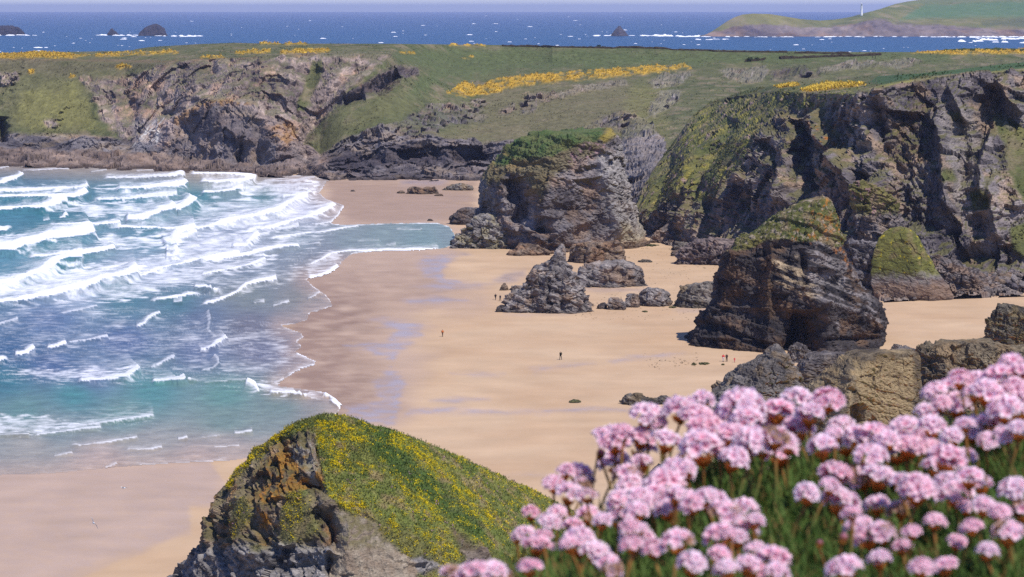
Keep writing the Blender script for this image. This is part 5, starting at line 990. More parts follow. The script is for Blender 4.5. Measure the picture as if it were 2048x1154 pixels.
# vetch, thrift and tussocks growing on it (nobody could count them)
def scatter(V, N, wgt, n, rng):
    p = wgt / wgt.sum(); i = rng.choice(len(V), n, p=p); return i
def tuft_mesh(name, idx, V, N, size, tone, rng, mat_, k=5, flat=.5, up=.6):
    """small leafy clumps: k facets fanned round each point"""
    n = len(idx); b = V[idx] + rng.normal(size=(n, 3)) * .12 * np.array([1, 1, .3]); s = size * rng.uniform(.5, 1.3, n)
    vs_, fs, cs_ = [], [], []
    for j in range(k):
        a = rng.uniform(0, 2 * math.pi, n); dx = np.stack([np.cos(a), np.sin(a), np.zeros(n)], 1)
        dy = np.stack([-np.sin(a), np.cos(a), np.zeros(n)], 1) * .45
        tip = b + dx * (s * flat)[:, None] + np.array([0, 0, 1]) * (s * up * rng.uniform(.6, 1.2, n))[:, None] + N[idx] * (s * .2)[:, None]
        base = len(vs_) * 0
        q = np.stack([b - dy * s[:, None] * .5, b + dy * s[:, None] * .5, tip], 1)
        vs_.append(q); cs_.append(np.repeat((tone * rng.uniform(.7, 1.3, (n, 1)))[:, None], 3, 1))
    vs_ = np.concatenate(vs_).reshape(-1, 3); cs_ = np.concatenate(cs_).reshape(-1, 3)
    f = np.arange(len(vs_)).reshape(-1, 3)
    o = link(name, new_mesh(name, vs_, f, mat_, cs_, smooth_=False)); return tag(o, kind='stuff')
M_LEAF = mat('leaf', attr='tone', rough=.7, spec=.2, trans=.35)
M_PETAL = mat('petal', attr='tone', rough=.75, spec=.15, trans=.45)
rg = np.random.default_rng(3)
idx = scatter(FV, FN, FG * (.4 + np.clip(FN[:, 2], 0, 1)), 46000, rg)
tuft_mesh('grass', idx, FV, FN, .22, c[idx] * 1.35 + .004, rg, M_LEAF, 3, .5, .9)
idx = scatter(FV, FN, np.clip(FY * (.2 + smooth(fbm(FV / .8 + 12, 3), -.12, .16)), 0, 1) ** 1.3, 30000, rg)
tuft_mesh('yellow_vetch', idx, FV, FN, .16, np.repeat(A(240, 218, 34, .9)[None], len(idx), 0), rg, M_PETAL, 4, .8, .5)
idx = scatter(FV, FN, FG * smooth(fbm(FV / 1.6 + 77, 3), .16, .34) * (FPV > 850), 420, rg)
tuft_mesh('pink_thrift_tufts', idx, FV, FN, .24, np.repeat(A(228, 172, 198)[None], len(idx), 0), rg, M_PETAL, 4, .7, .7)

# gorse and scrub on the plateau and the cliff tops
LV_, LG_, LT_, LC_ = (np.concatenate([a.reshape(-1, *a.shape[2:]) if a.ndim == 3 and a.shape[-1] == 3 else a.ravel() for a in pr]) if k != 3 else np.concatenate(pr) for k, pr in enumerate(((H1V, H2V), (H1G, H2G), (H1T, H2T), (H1C, H2C))))
up_ = np.tile(np.array([[0, 0, 1.0]]), (len(LV_), 1)); seen = (LV_[:, 2] > 4) & (LV_[:, 1] < 1700)
idx = scatter(LV_, up_, LG_ ** 2 * seen, 3200, rg)
tuft_mesh('gorse', idx, LV_, up_, 1.15, np.repeat(A(218, 186, 76, .9)[None], len(idx), 0) * rg.uniform(.75, 1.15, (len(idx), 1)), rg, M_LEAF, 4, .6, .5)
idx = scatter(LV_, up_, LT_ * seen * smooth(fbm(LV_ / 18 + 44, 3), -.15, .35), 9000, rg)
tuft_mesh('scrub', idx, LV_, up_, .85, LC_[idx] * rg.uniform(.75, 1.1, (len(idx), 1)), rg, M_LEAF, 3, .6, .42)
# ------------------------------------------------------------------ finding the surface under a photo pixel
_SV = np.concatenate([H1V.reshape(-1, 3), H2V.reshape(-1, 3)]); _SU, _SP = project(_SV)
_isH2 = np.concatenate([np.zeros(H1V.shape[0] * H1V.shape[1], bool), np.ones(H2V.shape[0] * H2V.shape[1], bool)])
def on_land(u, v, which=None):
    d = (_SU - u) ** 2 + 3 * (_SP - v) ** 2
    if which is not None: d = d + np.where(_isH2 == which, 0, 1e9)
    return _SV[int(np.argmin(d))].copy()
def bm_obj(name, bm, mat_, parent=None, smooth_=True):
    me = bpy.data.meshes.new(name); bm.normal_update(); bm.to_mesh(me); bm.free()
    for p in me.polygons: p.use_smooth = smooth_
    me.materials.append(mat_); return link(name, me, parent)
def bm_box(bm, c, s, rz=0.0, taper=1.0):
    r = bmesh.ops.create_cube(bm, size=1.0)
    for v in r['verts']:
        k = taper if v.co.z > 0 else 1.0
        x, y, z = v.co.x * s[0] * k, v.co.y * s[1] * k, v.co.z * s[2]
        v.co = Vector((c[0] + x * math.cos(rz) - y * math.sin(rz), c[1] + x * math.sin(rz) + y * math.cos(rz), c[2] + z))
def bm_rings(bm, rings, n=12, cap=True):
    """rings: (centre, radius x, radius y) joined into a tube"""
    loops = []
    for c, rx, ry in rings:
        loops.append([bm.verts.new((c[0] + rx * math.cos(2 * math.pi * i / n), c[1] + ry * math.sin(2 * math.pi * i / n), c[2])) for i in range(n)])
    for a, b in zip(loops, loops[1:]):
        for i in range(n): bm.faces.new((a[i], a[(i + 1) % n], b[(i + 1) % n], b[i]))
    if cap: bm.faces.new(loops[0][::-1]); bm.faces.new(loops[-1])

# ---- field hedges on the far plateau
M_HEDGE = mat('hedge', base=tuple(A(70, 62, 52)), rough=1, spec=0, nscale=.6, namp=.5)
M_HEDGE2 = mat('shrub', base=tuple(A(74, 82, 48)), rough=1, spec=0, nscale=.6, namp=.5)
def hedge(pts, h, wd, label, m, gapf=0.0, which=None):
    pt = []
    for (u0, v0_), (u1, v1_) in zip(pts, pts[1:]):
        n = max(2, int(abs(u1 - u0) / 6))
        for k in range(n):
            t = k / n; pt.append(on_land(u0 + (u1 - u0) * t, v0_ + (v1_ - v0_) * t, which))
    pt = np.array(pt); pt[1:-1] = .25 * pt[:-2] + .5 * pt[1:-1] + .25 * pt[2:]
    bm = bmesh.new(); rows = []
    for i, p in enumerate(pt):
        hh = h * random.uniform(.55, 1.25); w_ = wd * random.uniform(.7, 1.2)
        row = []
        for (a, b) in ((-1, -.4), (-.9, .45), (-.4, .9), (.15, 1.0), (.6, .8), (1, .35), (1.05, -.4)):
            row.append(bm.verts.new((p[0] + random.uniform(-.4, .4), p[1] + a * w_, p[2] + b * hh + random.uniform(-.15, .15) * h)))
        rows.append(row)
    for a, b in zip(rows, rows[1:]):
        for i in range(6): bm.faces.new((a[i], b[i], b[i + 1], a[i + 1]))
    bm.faces.new(rows[0]); bm.faces.new(rows[-1][::-1])
    o = bm_obj('field_hedge', bm, m, smooth_=False); tag(o, label, 'hedge', 'hedges and banks on the far plateau')
hedge([(1490, 123), (1560, 118), (1640, 114.5), (1720, 112), (1768, 109.5)], 1.5, 1.2, 'dark field hedge crossing the plateau above the pale rock outcrops', M_HEDGE, which=False)
hedge([(1005, 92.5), (1100, 94), (1200, 96), (1280, 95), (1350, 99.5), (1440, 102.5), (1580, 104.5)], .9, 1.2, 'long low dark bank along the skyline of the plateau', M_HEDGE, which=False)
hedge([(1590, 106), (1650, 107.5), (1705, 107)], 1.0, 1.0, 'short brown hedge below the skyline, left of the two walkers', M_HEDGE, which=False)
hedge([(1885, 102), (1960, 100), (2060, 100)], 1.2, 1.2, 'dark green bank on the skyline at the right edge', M_HEDGE2, which=False)
# ---- wind-bent shrubs
def shrub(u, v, s, label, lean=.5):
    p = on_land(u, v, False); root = thing('wind_bent_shrub', label, 'shrub', tuple(p), 'wind-bent shrubs on the plateau')
    bm = bmesh.new(); bm_rings(bm, [((0, 0, -.2), .12 * s, .12 * s), ((.15 * lean * s, 0, .4 * s), .08 * s, .08 * s), ((.5 * lean * s, 0, .8 * s), .05 * s, .05 * s)], 6)
    bm_obj('trunk', bm, M_HEDGE, root)
    vs_ = []
    for k in range(260):
        a, t = random.uniform(0, 6.28), random.random(); rr = s * .75 * math.sqrt(random.random()) * (1 - .4 * t)
        c_ = Vector((lean * s * (.3 + .6 * t) + rr * math.cos(a) * 1.3, rr * math.sin(a), s * (.35 + .75 * t)))
        for j in range(3): vs_.append(c_ + Vector((random.uniform(-1, 1), random.uniform(-1, 1), random.uniform(-1, 1))) * .16 * s)
    me = new_mesh('crown', [tuple(q) for q in vs_], np.arange(len(vs_)).reshape(-1, 3), M_HEDGE2, smooth_=False); link('crown', me, root)
shrub(1497, 123, 2.4, 'larger wind-bent shrub at the left end of the dark field hedge'); shrub(1512, 121.5, 1.8, 'smaller wind-bent shrub beside the larger one on the dark hedge')
shrub(1196, 96, 1.6, 'lone small shrub on the skyline bank in the middle of the plateau')
# ---- post and wire fences on the near plateau
M_POST = mat('post_wood', base=tuple(A(150, 138, 120)), rough=.9, nscale=3, namp=.3); M_WIRE = mat('wire', base=tuple(A(110, 108, 108)), rough=.5, spec=.4)
def fence(pts, step, h, label):
    pos = []
    for (u0, v0_), (u1, v1_) in zip(pts, pts[1:]):
        n = max(1, int(math.hypot(u1 - u0, v1_ - v0_) / step))
        for k in range(n): t = k / n; pos.append(on_land(u0 + (u1 - u0) * t, v0_ + (v1_ - v0_) * t, True))
    pos.append(on_land(*pts[-1], True)); root = thing('fence', label, 'fence', tuple(pos[0]), 'fences round the green field')
    me = None
    for p in pos:
        if me is None:
            bm = bmesh.new(); bm_box(bm, (0, 0, h / 2 - .15), (.11, .11, h + .3), 0, .85); q = bm_obj('post', bm, M_POST, root, False); me = q.data
        else: q = link('post', me, root)
        q.location = Vector(p) - Vector(pos[0]); q.rotation_euler = (random.uniform(-.05, .05), random.uniform(-.05, .05), random.uniform(0, 3))
    bm = bmesh.new()
    for a, b in zip(pos, pos[1:]):
        for zz in (.35, .7, 1.0):
            a_, b_ = Vector(a) - Vector(pos[0]) + Vector((0, 0, zz * h)), Vector(b) - Vector(pos[0]) + Vector((0, 0, zz * h))
            vs_ = [bm.verts.new(a_ + Vector((0, -.008, -.008))), bm.verts.new(b_ + Vector((0, -.008, -.008))), bm.verts.new(b_ + Vector((0, .008, .008))), bm.verts.new(a_ + Vector((0, .008, .008)))]
            bm.faces.new(vs_)
    bm_obj('wire', bm, M_WIRE, root, False)
fence([(1668, 156.5), (1700, 160), (1752, 167)], 7.5, 1.2, 'short run of pale fence posts at the left corner of the bright green field')
fence([(1790, 150), (1869, 144), (1960, 134), (2060, 123)], 13, 1.2, 'long fence line along the back edge of the bright green field')
# ---- lighthouse on the distant headland
M_WHITE = mat('white_paint', base=(.78, .77, .75), rough=.6); M_GLASS = mat('lantern_glass', base=(.12, .14, .17), rough=.15, spec=.6)
lp = P(1723, 29, 7215.0); lh = thing('lighthouse', 'white lighthouse tower on the crest of the distant headland', 'lighthouse', tuple(lp))
bm = bmesh.new(); bm_rings(bm, [((0, 0, -6), 4.0, 4.0), ((0, 0, 0), 3.6, 3.6), ((0, 0, 26), 2.5, 2.5), ((0, 0, 27), 2.9, 2.9)], 20); bm_obj('tower', bm, M_WHITE, lh)
bm = bmesh.new(); bm_rings(bm, [((0, 0, 27), 3.7, 3.7), ((0, 0, 27.5), 3.7, 3.7)], 20); bm_obj('gallery', bm, M_WHITE, lh, False)
bm = bmesh.new(); bm_rings(bm, [((0, 0, 27.5), 1.9, 1.9), ((0, 0, 31), 1.9, 1.9)], 16); bm_obj('lantern_room', bm, M_GLASS, lh, False)
bm = bmesh.new(); bm_rings(bm, [((0, 0, 31), 2.2, 2.2), ((0, 0, 32.2), 1.6, 1.6), ((0, 0, 33), .3, .3), ((0, 0, 34.5), .1, .1)], 16); bm_obj('roof', bm, M_WHITE, lh)
# ---- boulder bank at the foot of the near cliff
BM = []
for k in range(7):
    bm = bmesh.new(); bmesh.ops.create_icosphere(bm, subdivisions=2, radius=1.0)
    rr = random.Random(k); ax = [Vector((rr.gauss(0, 1), rr.gauss(0, 1), rr.gauss(0, 1))).normalized() for _ in range(9)]; dd = [rr.uniform(.55, .9) for _ in ax]
    for v in bm.verts:
        s = min([1.0] + [d_ / max(1e-3, v.co.dot(a_)) for a_, d_ in zip(ax, dd) if v.co.dot(a_) > .2]); v.co *= s
        v.co.z *= .75
    me = bpy.data.meshes.new('boulder'); bm.to_mesh(me); bm.free()
    n_ = len(me.vertices); co = np.empty(n_ * 3, np.float32); me.vertices.foreach_get('co', co); co = co.reshape(-1, 3)
    t_ = [A(118, 108, 108), A(150, 138, 130), A(134, 112, 96), A(100, 92, 96), A(160, 150, 146), A(126, 118, 116), A(142, 122, 104)][k]
    cc = np.ones((n_, 4), np.float32); cc[:, :3] = t_ * (1 + .6 * fbm(co * 2.2 + k * 7, 3))[:, None]
    a = me.attributes.new('tone', 'FLOAT_COLOR', 'POINT'); a.data.foreach_set('color', cc.ravel()); me.materials.append(M_ROCK); BM.append(me)
rb = random.Random(21)
for k in range(90):
    u = rb.uniform(1862, 2052); t = rb.random(); top_ = float(np.interp(u, [1862, 1930, 2050], [572, 552, 550])); v = top_ + (584 - top_) * t
    p = on_land(u, v, True); s = rb.uniform(.55, 1.5) * (1.35 if rb.random() < .15 else 1)
    q = link('boulder', BM[rb.randrange(7)]); q.location = (p[0], p[1] - .3 * s, p[2] + .28 * s); q.scale = (s * rb.uniform(.8, 1.3), s * rb.uniform(.8, 1.2), s * rb.uniform(.7, 1)); q.rotation_euler = (rb.uniform(-.4, .4), rb.uniform(-.4, .4), rb.uniform(0, 6))
    tag(q, 'grey or brown boulder lying in the boulder bank at the foot of the right-hand cliff', 'boulder', 'boulders heaped at the cliff foot')
vs_, fs_ = [], []
bc = np.empty(len(BM[0].vertices) * 3, np.float32)
small = bmesh.new(); bmesh.ops.create_icosphere(small, subdivisions=1, radius=1.0); sv = np.array([v.co for v in small.verts]); sf = np.array([[v.index for v in f.verts] for f in small.faces]); small.free()
cl = []
for k in range(700):
    if k < 420: u = rb.uniform(1740, 2060); t = rb.random(); v = 558 + 32 * t
    else: u = rb.uniform(1560, 1900); t = rb.random(); v = float(np.interp(u, [1560, 1760, 1900], [540, 575, 575])) + 22 * t
    p = on_land(u, v, True); s = rb.uniform(.18, .55)
    jit = 1 + .25 * RNG.normal(size=(len(sv), 1)); vs_.append(p + np.array([0, -.1, .1 * s]) + sv * jit * s * np.array([1.2, 1, .7])); fs_.append(sf + k * len(sv)); cl.append(np.repeat((A(136, 124, 118) * rb.uniform(.5, 1.3))[None], len(sv), 0))
o = link('cobbles', new_mesh('cobbles', np.concatenate(vs_), np.concatenate(fs_), M_ROCK, np.concatenate(cl), smooth_=False)); tag(o, kind='stuff')
# ---- clumps of weed on the sand
M_WEED = mat('weed', base=tuple(A(84, 82, 44)), rough=.8, nscale=3, namp=.4)
def weed(u, v, wpx, label):
    p = G(u, v); wm = wpx / F * p[1]; bm = bmesh.new(); bmesh.ops.create_icosphere(bm, subdivisions=3, radius=1)
    for q in bm.verts:
        n_ = 1 + .45 * math.sin(q.co.x * 7 + u) * math.sin(q.co.y * 6) + random.uniform(-.15, .15)
        q.co = Vector((q.co.x * wm / 2 * n_, q.co.y * wm * .7 * n_, max(-.05, q.co.z) * .3 * n_))
    o = bm_obj('seaweed_clump', bm, M_WEED, None, False); o.location = tuple(p); tag(o, label, 'seaweed', 'clumps of weed on the sand')
weed(1408, 728, 20, 'largest dark green weed clump on the sand left of the people in red'); weed(1446, 730, 6, 'small weed clump at the feet of the person in red')
weed(1388, 729, 10, 'thin weed smear left of the largest weed clump'); weed(1302, 491, 26, 'dark weed bank just right of the seated party'); weed(1345, 615, 14, 'weed patch between the low trio and the pale rugged rock'); weed(1290, 624, 10, 'small weed patch in front of the rounded grey rock')

# scraps of weed and shell strewn about
wu = RNG.uniform(1130, 1480, 900); wv = np.concatenate([RNG.uniform(486, 640, 600), 726 + RNG.normal(size=300) * 7]); kp = sdf(wu, wv, [(1290, 470), (1480, 480), (1440, 640), (1390, 735), (1300, 740), (1250, 640), (1140, 640)]) > 0
wp = G(wu[kp], wv[kp]); tuft_mesh('wrack', np.arange(len(wp)), wp, np.tile([[0, 0, 1.0]], (len(wp), 1)), .30, np.repeat(A(96, 84, 56)[None], len(wp), 0), rg, M_LEAF, 3, 1.4, .2)

# ------------------------------------------------------------------ people
def pm(name, rgb): return mat(name, base=tuple(A(*rgb, .75)), rough=.85)
M_SKIN = pm('skin', (205, 160, 135)); M_HAIR = pm('hair', (60, 45, 35))
CL = {k: pm('cloth_' + k, v) for k, v in dict(black=(34, 34, 40), navy=(38, 44, 66), red=(214, 30, 48), orange=(196, 104, 44), brown=(84, 66, 56), grey=(92, 92, 98), pale=(214, 200, 200), pink=(222, 90, 110), olive=(74, 72, 50)).items()}
def skin_mesh(name, pts, edges, rad, m, parent, sub=1):
    me = bpy.data.meshes.new(name); me.from_pydata([tuple(p) for p in pts], edges, [])
    o = link(name, me, parent); bm = bmesh.new(); bm.from_mesh(me); ly = bm.verts.layers.skin.verify()
    for v, r in zip(bm.verts, rad):
        v[ly].radius = (r, r) if not isinstance(r, tuple) else r
        v[ly].use_root = v.index == 0
    bm.to_mesh(me); bm.free(); me.materials.append(m)
    o.modifiers.new('skin', 'SKIN'); s = o.modifiers.new('smooth', 'SUBSURF'); s.levels = sub; s.render_levels = sub
    return o
def person(u, v, h, top, legs, label, pose='walk', rz=0.0, group='people on the beach', at=None, hair=M_HAIR):
    p = G(u, v, 0.0) if at is None else at
    root = thing('person', label, 'person', tuple(p), group, rz); k = h / 1.75
    V3 = lambda x, y, z: (x * k, y * k, z * k)
    if pose == 'sit':
        pel, chest, neck, head = V3(0, 0, .14), V3(0, .04, .5), V3(0, .02, .66), V3(0, -.02, .80)
        kneL, ankL, toeL = V3(-.11, -.40, .46), V3(-.12, -.62, .07), V3(-.12, -.78, .05); kneR, ankR, toeR = V3(.12, -.42, .42), V3(.13, -.68, .07), V3(.13, -.84, .05)
        hipL, hipR = V3(-.10, -.03, .13), V3(.10, -.03, .13); shL, shR = V3(-.19, .02, .60), V3(.19, .02, .60)
        elL, elR = V3(-.26, -.14, .42), V3(.26, -.12, .40); haL, haR = V3(-.14, -.36, .44), V3(.15, -.36, .42)
    else:
        st = .20 if pose == 'walk' else .04
        pel, chest, neck, head = V3(0, 0, .93), V3(0, -.02, 1.28), V3(0, -.03, 1.47), V3(0, -.05, 1.62)
        hipL, hipR = V3(-.09, 0, .90), V3(.09, 0, .90); kneL, kneR = V3(-.10, -st * .8 - .03, .49), V3(.10, st * .35 - .03, .48)
        ankL, ankR = V3(-.10, -st, .08), V3(.10, st * 1.1, .09); toeL, toeR = V3(-.11, -st - .17, .04), V3(.11, st * 1.1 - .16, .04)
        shL, shR = V3(-.19, -.02, 1.41), V3(.19, -.02, 1.41); elL, elR = V3(-.25, .08, 1.14), V3(.25, -.10, 1.15); haL, haR = V3(-.25, st * .4 - .05, .90), V3(.25, -.24, .95)
    pts = [pel, chest, neck, head, hipL, kneL, ankL, toeL, hipR, kneR, ankR, toeR, shL, elL, haL, shR, elR, haR]
    ed = [(0, 1), (1, 2), (2, 3), (0, 4), (4, 5), (5, 6), (6, 7), (0, 8), (8, 9), (9, 10), (10, 11), (1, 12), (12, 13), (13, 14), (1, 15), (15, 16), (16, 17)]
    rad = [x * k for x in (.13, .14, .055, .10, .085, .058, .042, .035, .085, .058, .042, .035, .06, .045, .035, .06, .045, .035)]
    skin_mesh('body', pts, ed, rad, M_SKIN, root)
    skin_mesh('jacket', [pts[i] for i in (0, 1, 12, 13, 15, 16)] + [tuple(np.array(pts[14]) * .8 + np.array(pts[13]) * .2), tuple(np.array(pts[17]) * .8 + np.array(pts[16]) * .2)], [(0, 1), (1, 2), (2, 3), (3, 6), (1, 4), (4, 5), (5, 7)], [x * k for x in (.165, .175, .085, .068, .085, .068, .055, .055)], CL[top], root)
    skin_mesh('trousers', [pts[i] for i in (0, 4, 5, 6, 8, 9, 10)], [(0, 1), (1, 2), (2, 3), (0, 4), (4, 5), (5, 6)], [x * k for x in (.145, .10, .078, .062, .10, .078, .062)], CL[legs], root)
    hx = np.array(head)
    skin_mesh('hair', [tuple(hx + np.array([0, .02 * k, .05 * k])), tuple(hx + np.array([0, .06 * k, -.02 * k]))], [(0, 1)], [.105 * k, .08 * k], hair, root)
    bm = bmesh.new()
    for s in (-1, 1): bm_box(bm, (toeL[0] if s < 0 else toeR[0], (toeL[1] + ankL[1]) / 2 if s < 0 else (toeR[1] + ankR[1]) / 2, .045 * k), (.10 * k, .27 * k, .09 * k))
    bm_obj('shoes', bm, CL['black'], root)
    return root, Vector(chest)
r_, ch = person(1121, 719, 1.8, 'black', 'black', 'person in dark clothes walking alone in the middle of the sand', rz=2.6)
bm = bmesh.new(); bmesh.ops.create_uvsphere(bm, u_segments=10, v_segments=8, radius=1)
for q in bm.verts: q.co = Vector((q.co.x * .19, q.co.y * .14, q.co.z * .30))
o = bm_obj('backpack', bm, CL['olive']); o.location = r_.location + Vector((0.17, -.10, 1.3)); tag(o, 'dark backpack carried by the lone walker in the middle of the sand', 'backpack')
person(885, 673, 1.7, 'orange', 'brown', 'person in an orange top walking alone near the wet sand', rz=.4)
person(991, 600, 1.75, 'black', 'black', 'left of the two dark-clad walkers beside the pinnacle', rz=.5, group='pair of walkers by the pinnacle')
person(1000.5, 602, 1.68, 'navy', 'black', 'right of the two dark-clad walkers beside the pinnacle', rz=-.5, group='pair of walkers by the pinnacle')
person(1446.5, 723, 1.65, 'red', 'pale', 'person in a red coat and pale trousers before the dark stack', 'stand', .3, 'family before the dark stack')
person(1453.5, 723, 1.75, 'brown', 'black', 'person in dark brown standing beside the red coat', 'stand', -.3, 'family before the dark stack')
person(1469, 724.5, 1.05, 'red', 'pink', 'small child in red and pink right of the two adults', 'stand', .2, 'family before the dark stack')
for (u, v, t_, l_, lb) in [(1262.5, 492, 'black', 'black', 'seated person in black, leftmost of the beach party'), (1269.5, 490.5, 'red', 'navy', 'seated person in red, left of the two in red of the beach party'), (1276, 491, 'navy', 'grey', 'seated person in dark blue between the two in red'), (1283, 489.5, 'red', 'black', 'seated person in red, rightmost of the beach party')]:
    person(u, v, 1.75, t_, l_, lb, 'sit', random.uniform(-.8, .8), 'party sitting by the great grey stack')
for (u, t_, lb) in [(1745.5, 'navy', 'left of two distant walkers on the plateau path'), (1751.5, 'navy', 'right of two distant walkers on the plateau path')]:
    person(u, 118, 1.75, t_, 'black', lb, 'walk', 1.0, 'walkers on the plateau', at=on_land(u, 117, False))
# ---- gulls
M_GULL = pm('gull_white', (240, 240, 240)); M_GREYW = pm('gull_grey', (150, 155, 165)); M_BEAK = pm('beak', (225, 170, 60))
def gull(u, v, D, label, bank, rz):
    p = P(u, v, D); root = thing('gull', label, 'gull', tuple(p), 'gulls over the wet sand', rz)
    root.rotation_euler = (0, bank, rz)
    bm = bmesh.new(); bm_rings(bm, [((0, 0, 0), .001, .001)], 8, False); bm.clear()
    prof = [(-.30, .015, .03), (-.22, .05, .02), (-.10, .075, 0), (.05, .085, 0), (.17, .06, .015), (.22, .05, .03), (.27, .045, .035), (.30, .02, .03)]
    loops = [[bm.verts.new((r * math.cos(a), y, z + r * math.sin(a))) for a in [2 * math.pi * i / 8 for i in range(8)]] for y, r, z in prof]
    for a, b in zip(loops, loops[1:]):
        for i in range(8): bm.faces.new((a[i], a[(i + 1) % 8], b[(i + 1) % 8], b[i]))
    bm.faces.new(loops[0]); bm.faces.new(loops[-1]); bmesh.ops.recalc_face_normals(bm, faces=bm.faces); bm_obj('body', bm, M_GULL, root)
    for s in (-1, 1):
        bm = bmesh.new(); top = [(.05, .10, .03), (.35, .14, .13), (.62, .02, .10), (.78, -.10, .05)]; bot = [(.05, -.10, .03), (.35, -.06, .13), (.60, -.10, .10), (.78, -.12, .05)]
        a = [[bm.verts.new((s * x, y, z + dz)) for (x, y, z) in top] for dz in (.012, -.006)]; b = [[bm.verts.new((s * x, y, z + dz)) for (x, y, z) in bot] for dz in (.012, -.006)]
        for i in range(3):
            bm.faces.new((a[0][i], a[0][i + 1], b[0][i + 1], b[0][i])); bm.faces.new((a[1][i], b[1][i], b[1][i + 1], a[1][i + 1])); bm.faces.new((a[0][i], a[1][i], a[1][i + 1], a[0][i + 1])); bm.faces.new((b[0][i], b[0][i + 1], b[1][i + 1], b[1][i]))
        bm_obj('wing', bm, M_GREYW if s > 0 else M_GULL, root)
    bm = bmesh.new(); vs_ = [bm.verts.new(q) for q in ((-.03, -.28, .03), (.03, -.28, .03), (.07, -.42, .03), (-.07, -.42, .03), (0, -.35, .045))]
    for i in range(4): bm.faces.new((vs_[i], vs_[(i + 1) % 4], vs_[4]))
    bm.faces.new(vs_[:4][::-1]); bm_obj('tail', bm, M_GULL, root)
    bm = bmesh.new(); vs_ = [bm.verts.new(q) for q in ((-.012, .29, .03), (.012, .29, .03), (0, .29, .05), (0, .36, .025))]
    for f in ((0, 1, 3), (1, 2, 3), (2, 0, 3), (0, 2, 1)): bm.faces.new([vs_[i] for i in f])
    bm_obj('beak', bm, M_BEAK, root)
gull(187, 1046, 250, 'white gull gliding low over the wet sand left of the near stack', 1.05, .5); gull(247, 976, 300, 'second smaller white gull over the shallows left of the near stack', .25, 1.2)
# ------------------------------------------------------------------ cliff-top cushion of thrift in the foreground
UU = np.arange(700, 3300, 9.0)
crest_v = ip(UU, [(700, 1300), (880, 1230), (1040, 1165), (1140, 1110), (1240, 1050), (1360, 985), (1480, 945), (1640, 935), (1780, 945), (1860, 920), (1960, 870), (2048, 850), (2400, 830), (3300, 860)])
V, U, Vp = loft(UU, [(1700 + 0 * UU, 1.15 + 0 * UU), (1420 + 0 * UU, 1.42 + 0 * UU), (1300 + 0 * UU, 1.55 + 0 * UU), (0.45 * 1300 + .55 * crest_v + 6, 1.9 + 0 * UU), (crest_v, 2.25 + 0 * UU), (crest_v + 40, 2.4 + 0 * UU), (crest_v + 600, 2.7 + 0 * UU)], [8, 10, 34, 34, 8, 14], 3)
shp = V.shape[:2]; V = V.reshape(-1, 3); fc = grid_faces(*shp)
n1 = fbm(V / .05, 4); V[:, 2] += .008 * n1
gc = mix(A(60, 62, 34), A(96, 84, 56), np.clip(.5 + 1.4 * n1, 0, 1))
o = link('cliff_top_turf', new_mesh('cliff_top_turf', V, fc, mat('turf', attr='tone', rough=1, spec=0, nscale=60, namp=.5, bump=(120, .004)), gc)); tag(o, kind='structure')
GV = V; gU, gP = project(GV)
def crest_at(u): return float(np.interp(u, UU, crest_v))
def ground_t(u, vg):
    """distance of the cushion's surface where it shows at pixel row vg"""
    return float(np.interp(-vg, [-1300, -(0.45 * 1300 + .55 * crest_at(u)), -crest_at(u)], [1.55, 1.9, 2.25]))
# leaves: narrow, soft, standing in tufts
rg = np.random.default_rng(8); gi = np.arange(len(GV)).reshape(shp)[18:88].ravel()
gi = gi[(gU[gi] > 860) & (gU[gi] < 2700)]
n = 38000; base = GV[rg.choice(gi, n)] + rg.normal(size=(n, 3)) * np.array([.004, .012, .0])
cl_ = fbm(base / .035, 3); tall = 0.020 + .022 * rg.random(n) + .014 * np.clip(cl_, -.5, 1)
ang = rg.uniform(0, 2 * math.pi, n); lean = rg.uniform(.1, .95, n)
dx = np.stack([np.cos(ang), np.sin(ang), 0 * ang], 1); side = np.stack([-np.sin(ang), np.cos(ang), 0 * ang], 1) * (rg.uniform(.0006, .0012, n))[:, None]
pts = []
for t, wd in ((0, 1), (.45, 1.1), (.8, .8), (1.0, .05)):
    c_ = base + dx * (tall * lean * t * t)[:, None] + np.array([0, 0, 1]) * (tall * t * (1 - .25 * lean * t))[:, None] - np.array([0, 0, .004])
    pts += [c_ - side * wd, c_ + side * wd]
LV = np.stack(pts, 1).reshape(-1, 3); k8 = (np.arange(n) * 8)[:, None]
lf = np.concatenate([k8 + np.array([[0, 1, 3, 2]]), k8 + np.array([[2, 3, 5, 4]]), k8 + np.array([[4, 5, 7, 6]])])
lt = mix(A(72, 108, 40), A(118, 142, 70), np.clip(.5 + .9 * cl_ + rg.normal(size=n) * .25, 0, 1)); lt = np.where((rg.random(n) < .13)[:, None], A(150, 120, 70), lt)
o = link('thrift_leaves', new_mesh('thrift_leaves', LV, lf, M_LEAF, np.repeat(lt, 8, 0))); tag(o, kind='stuff')
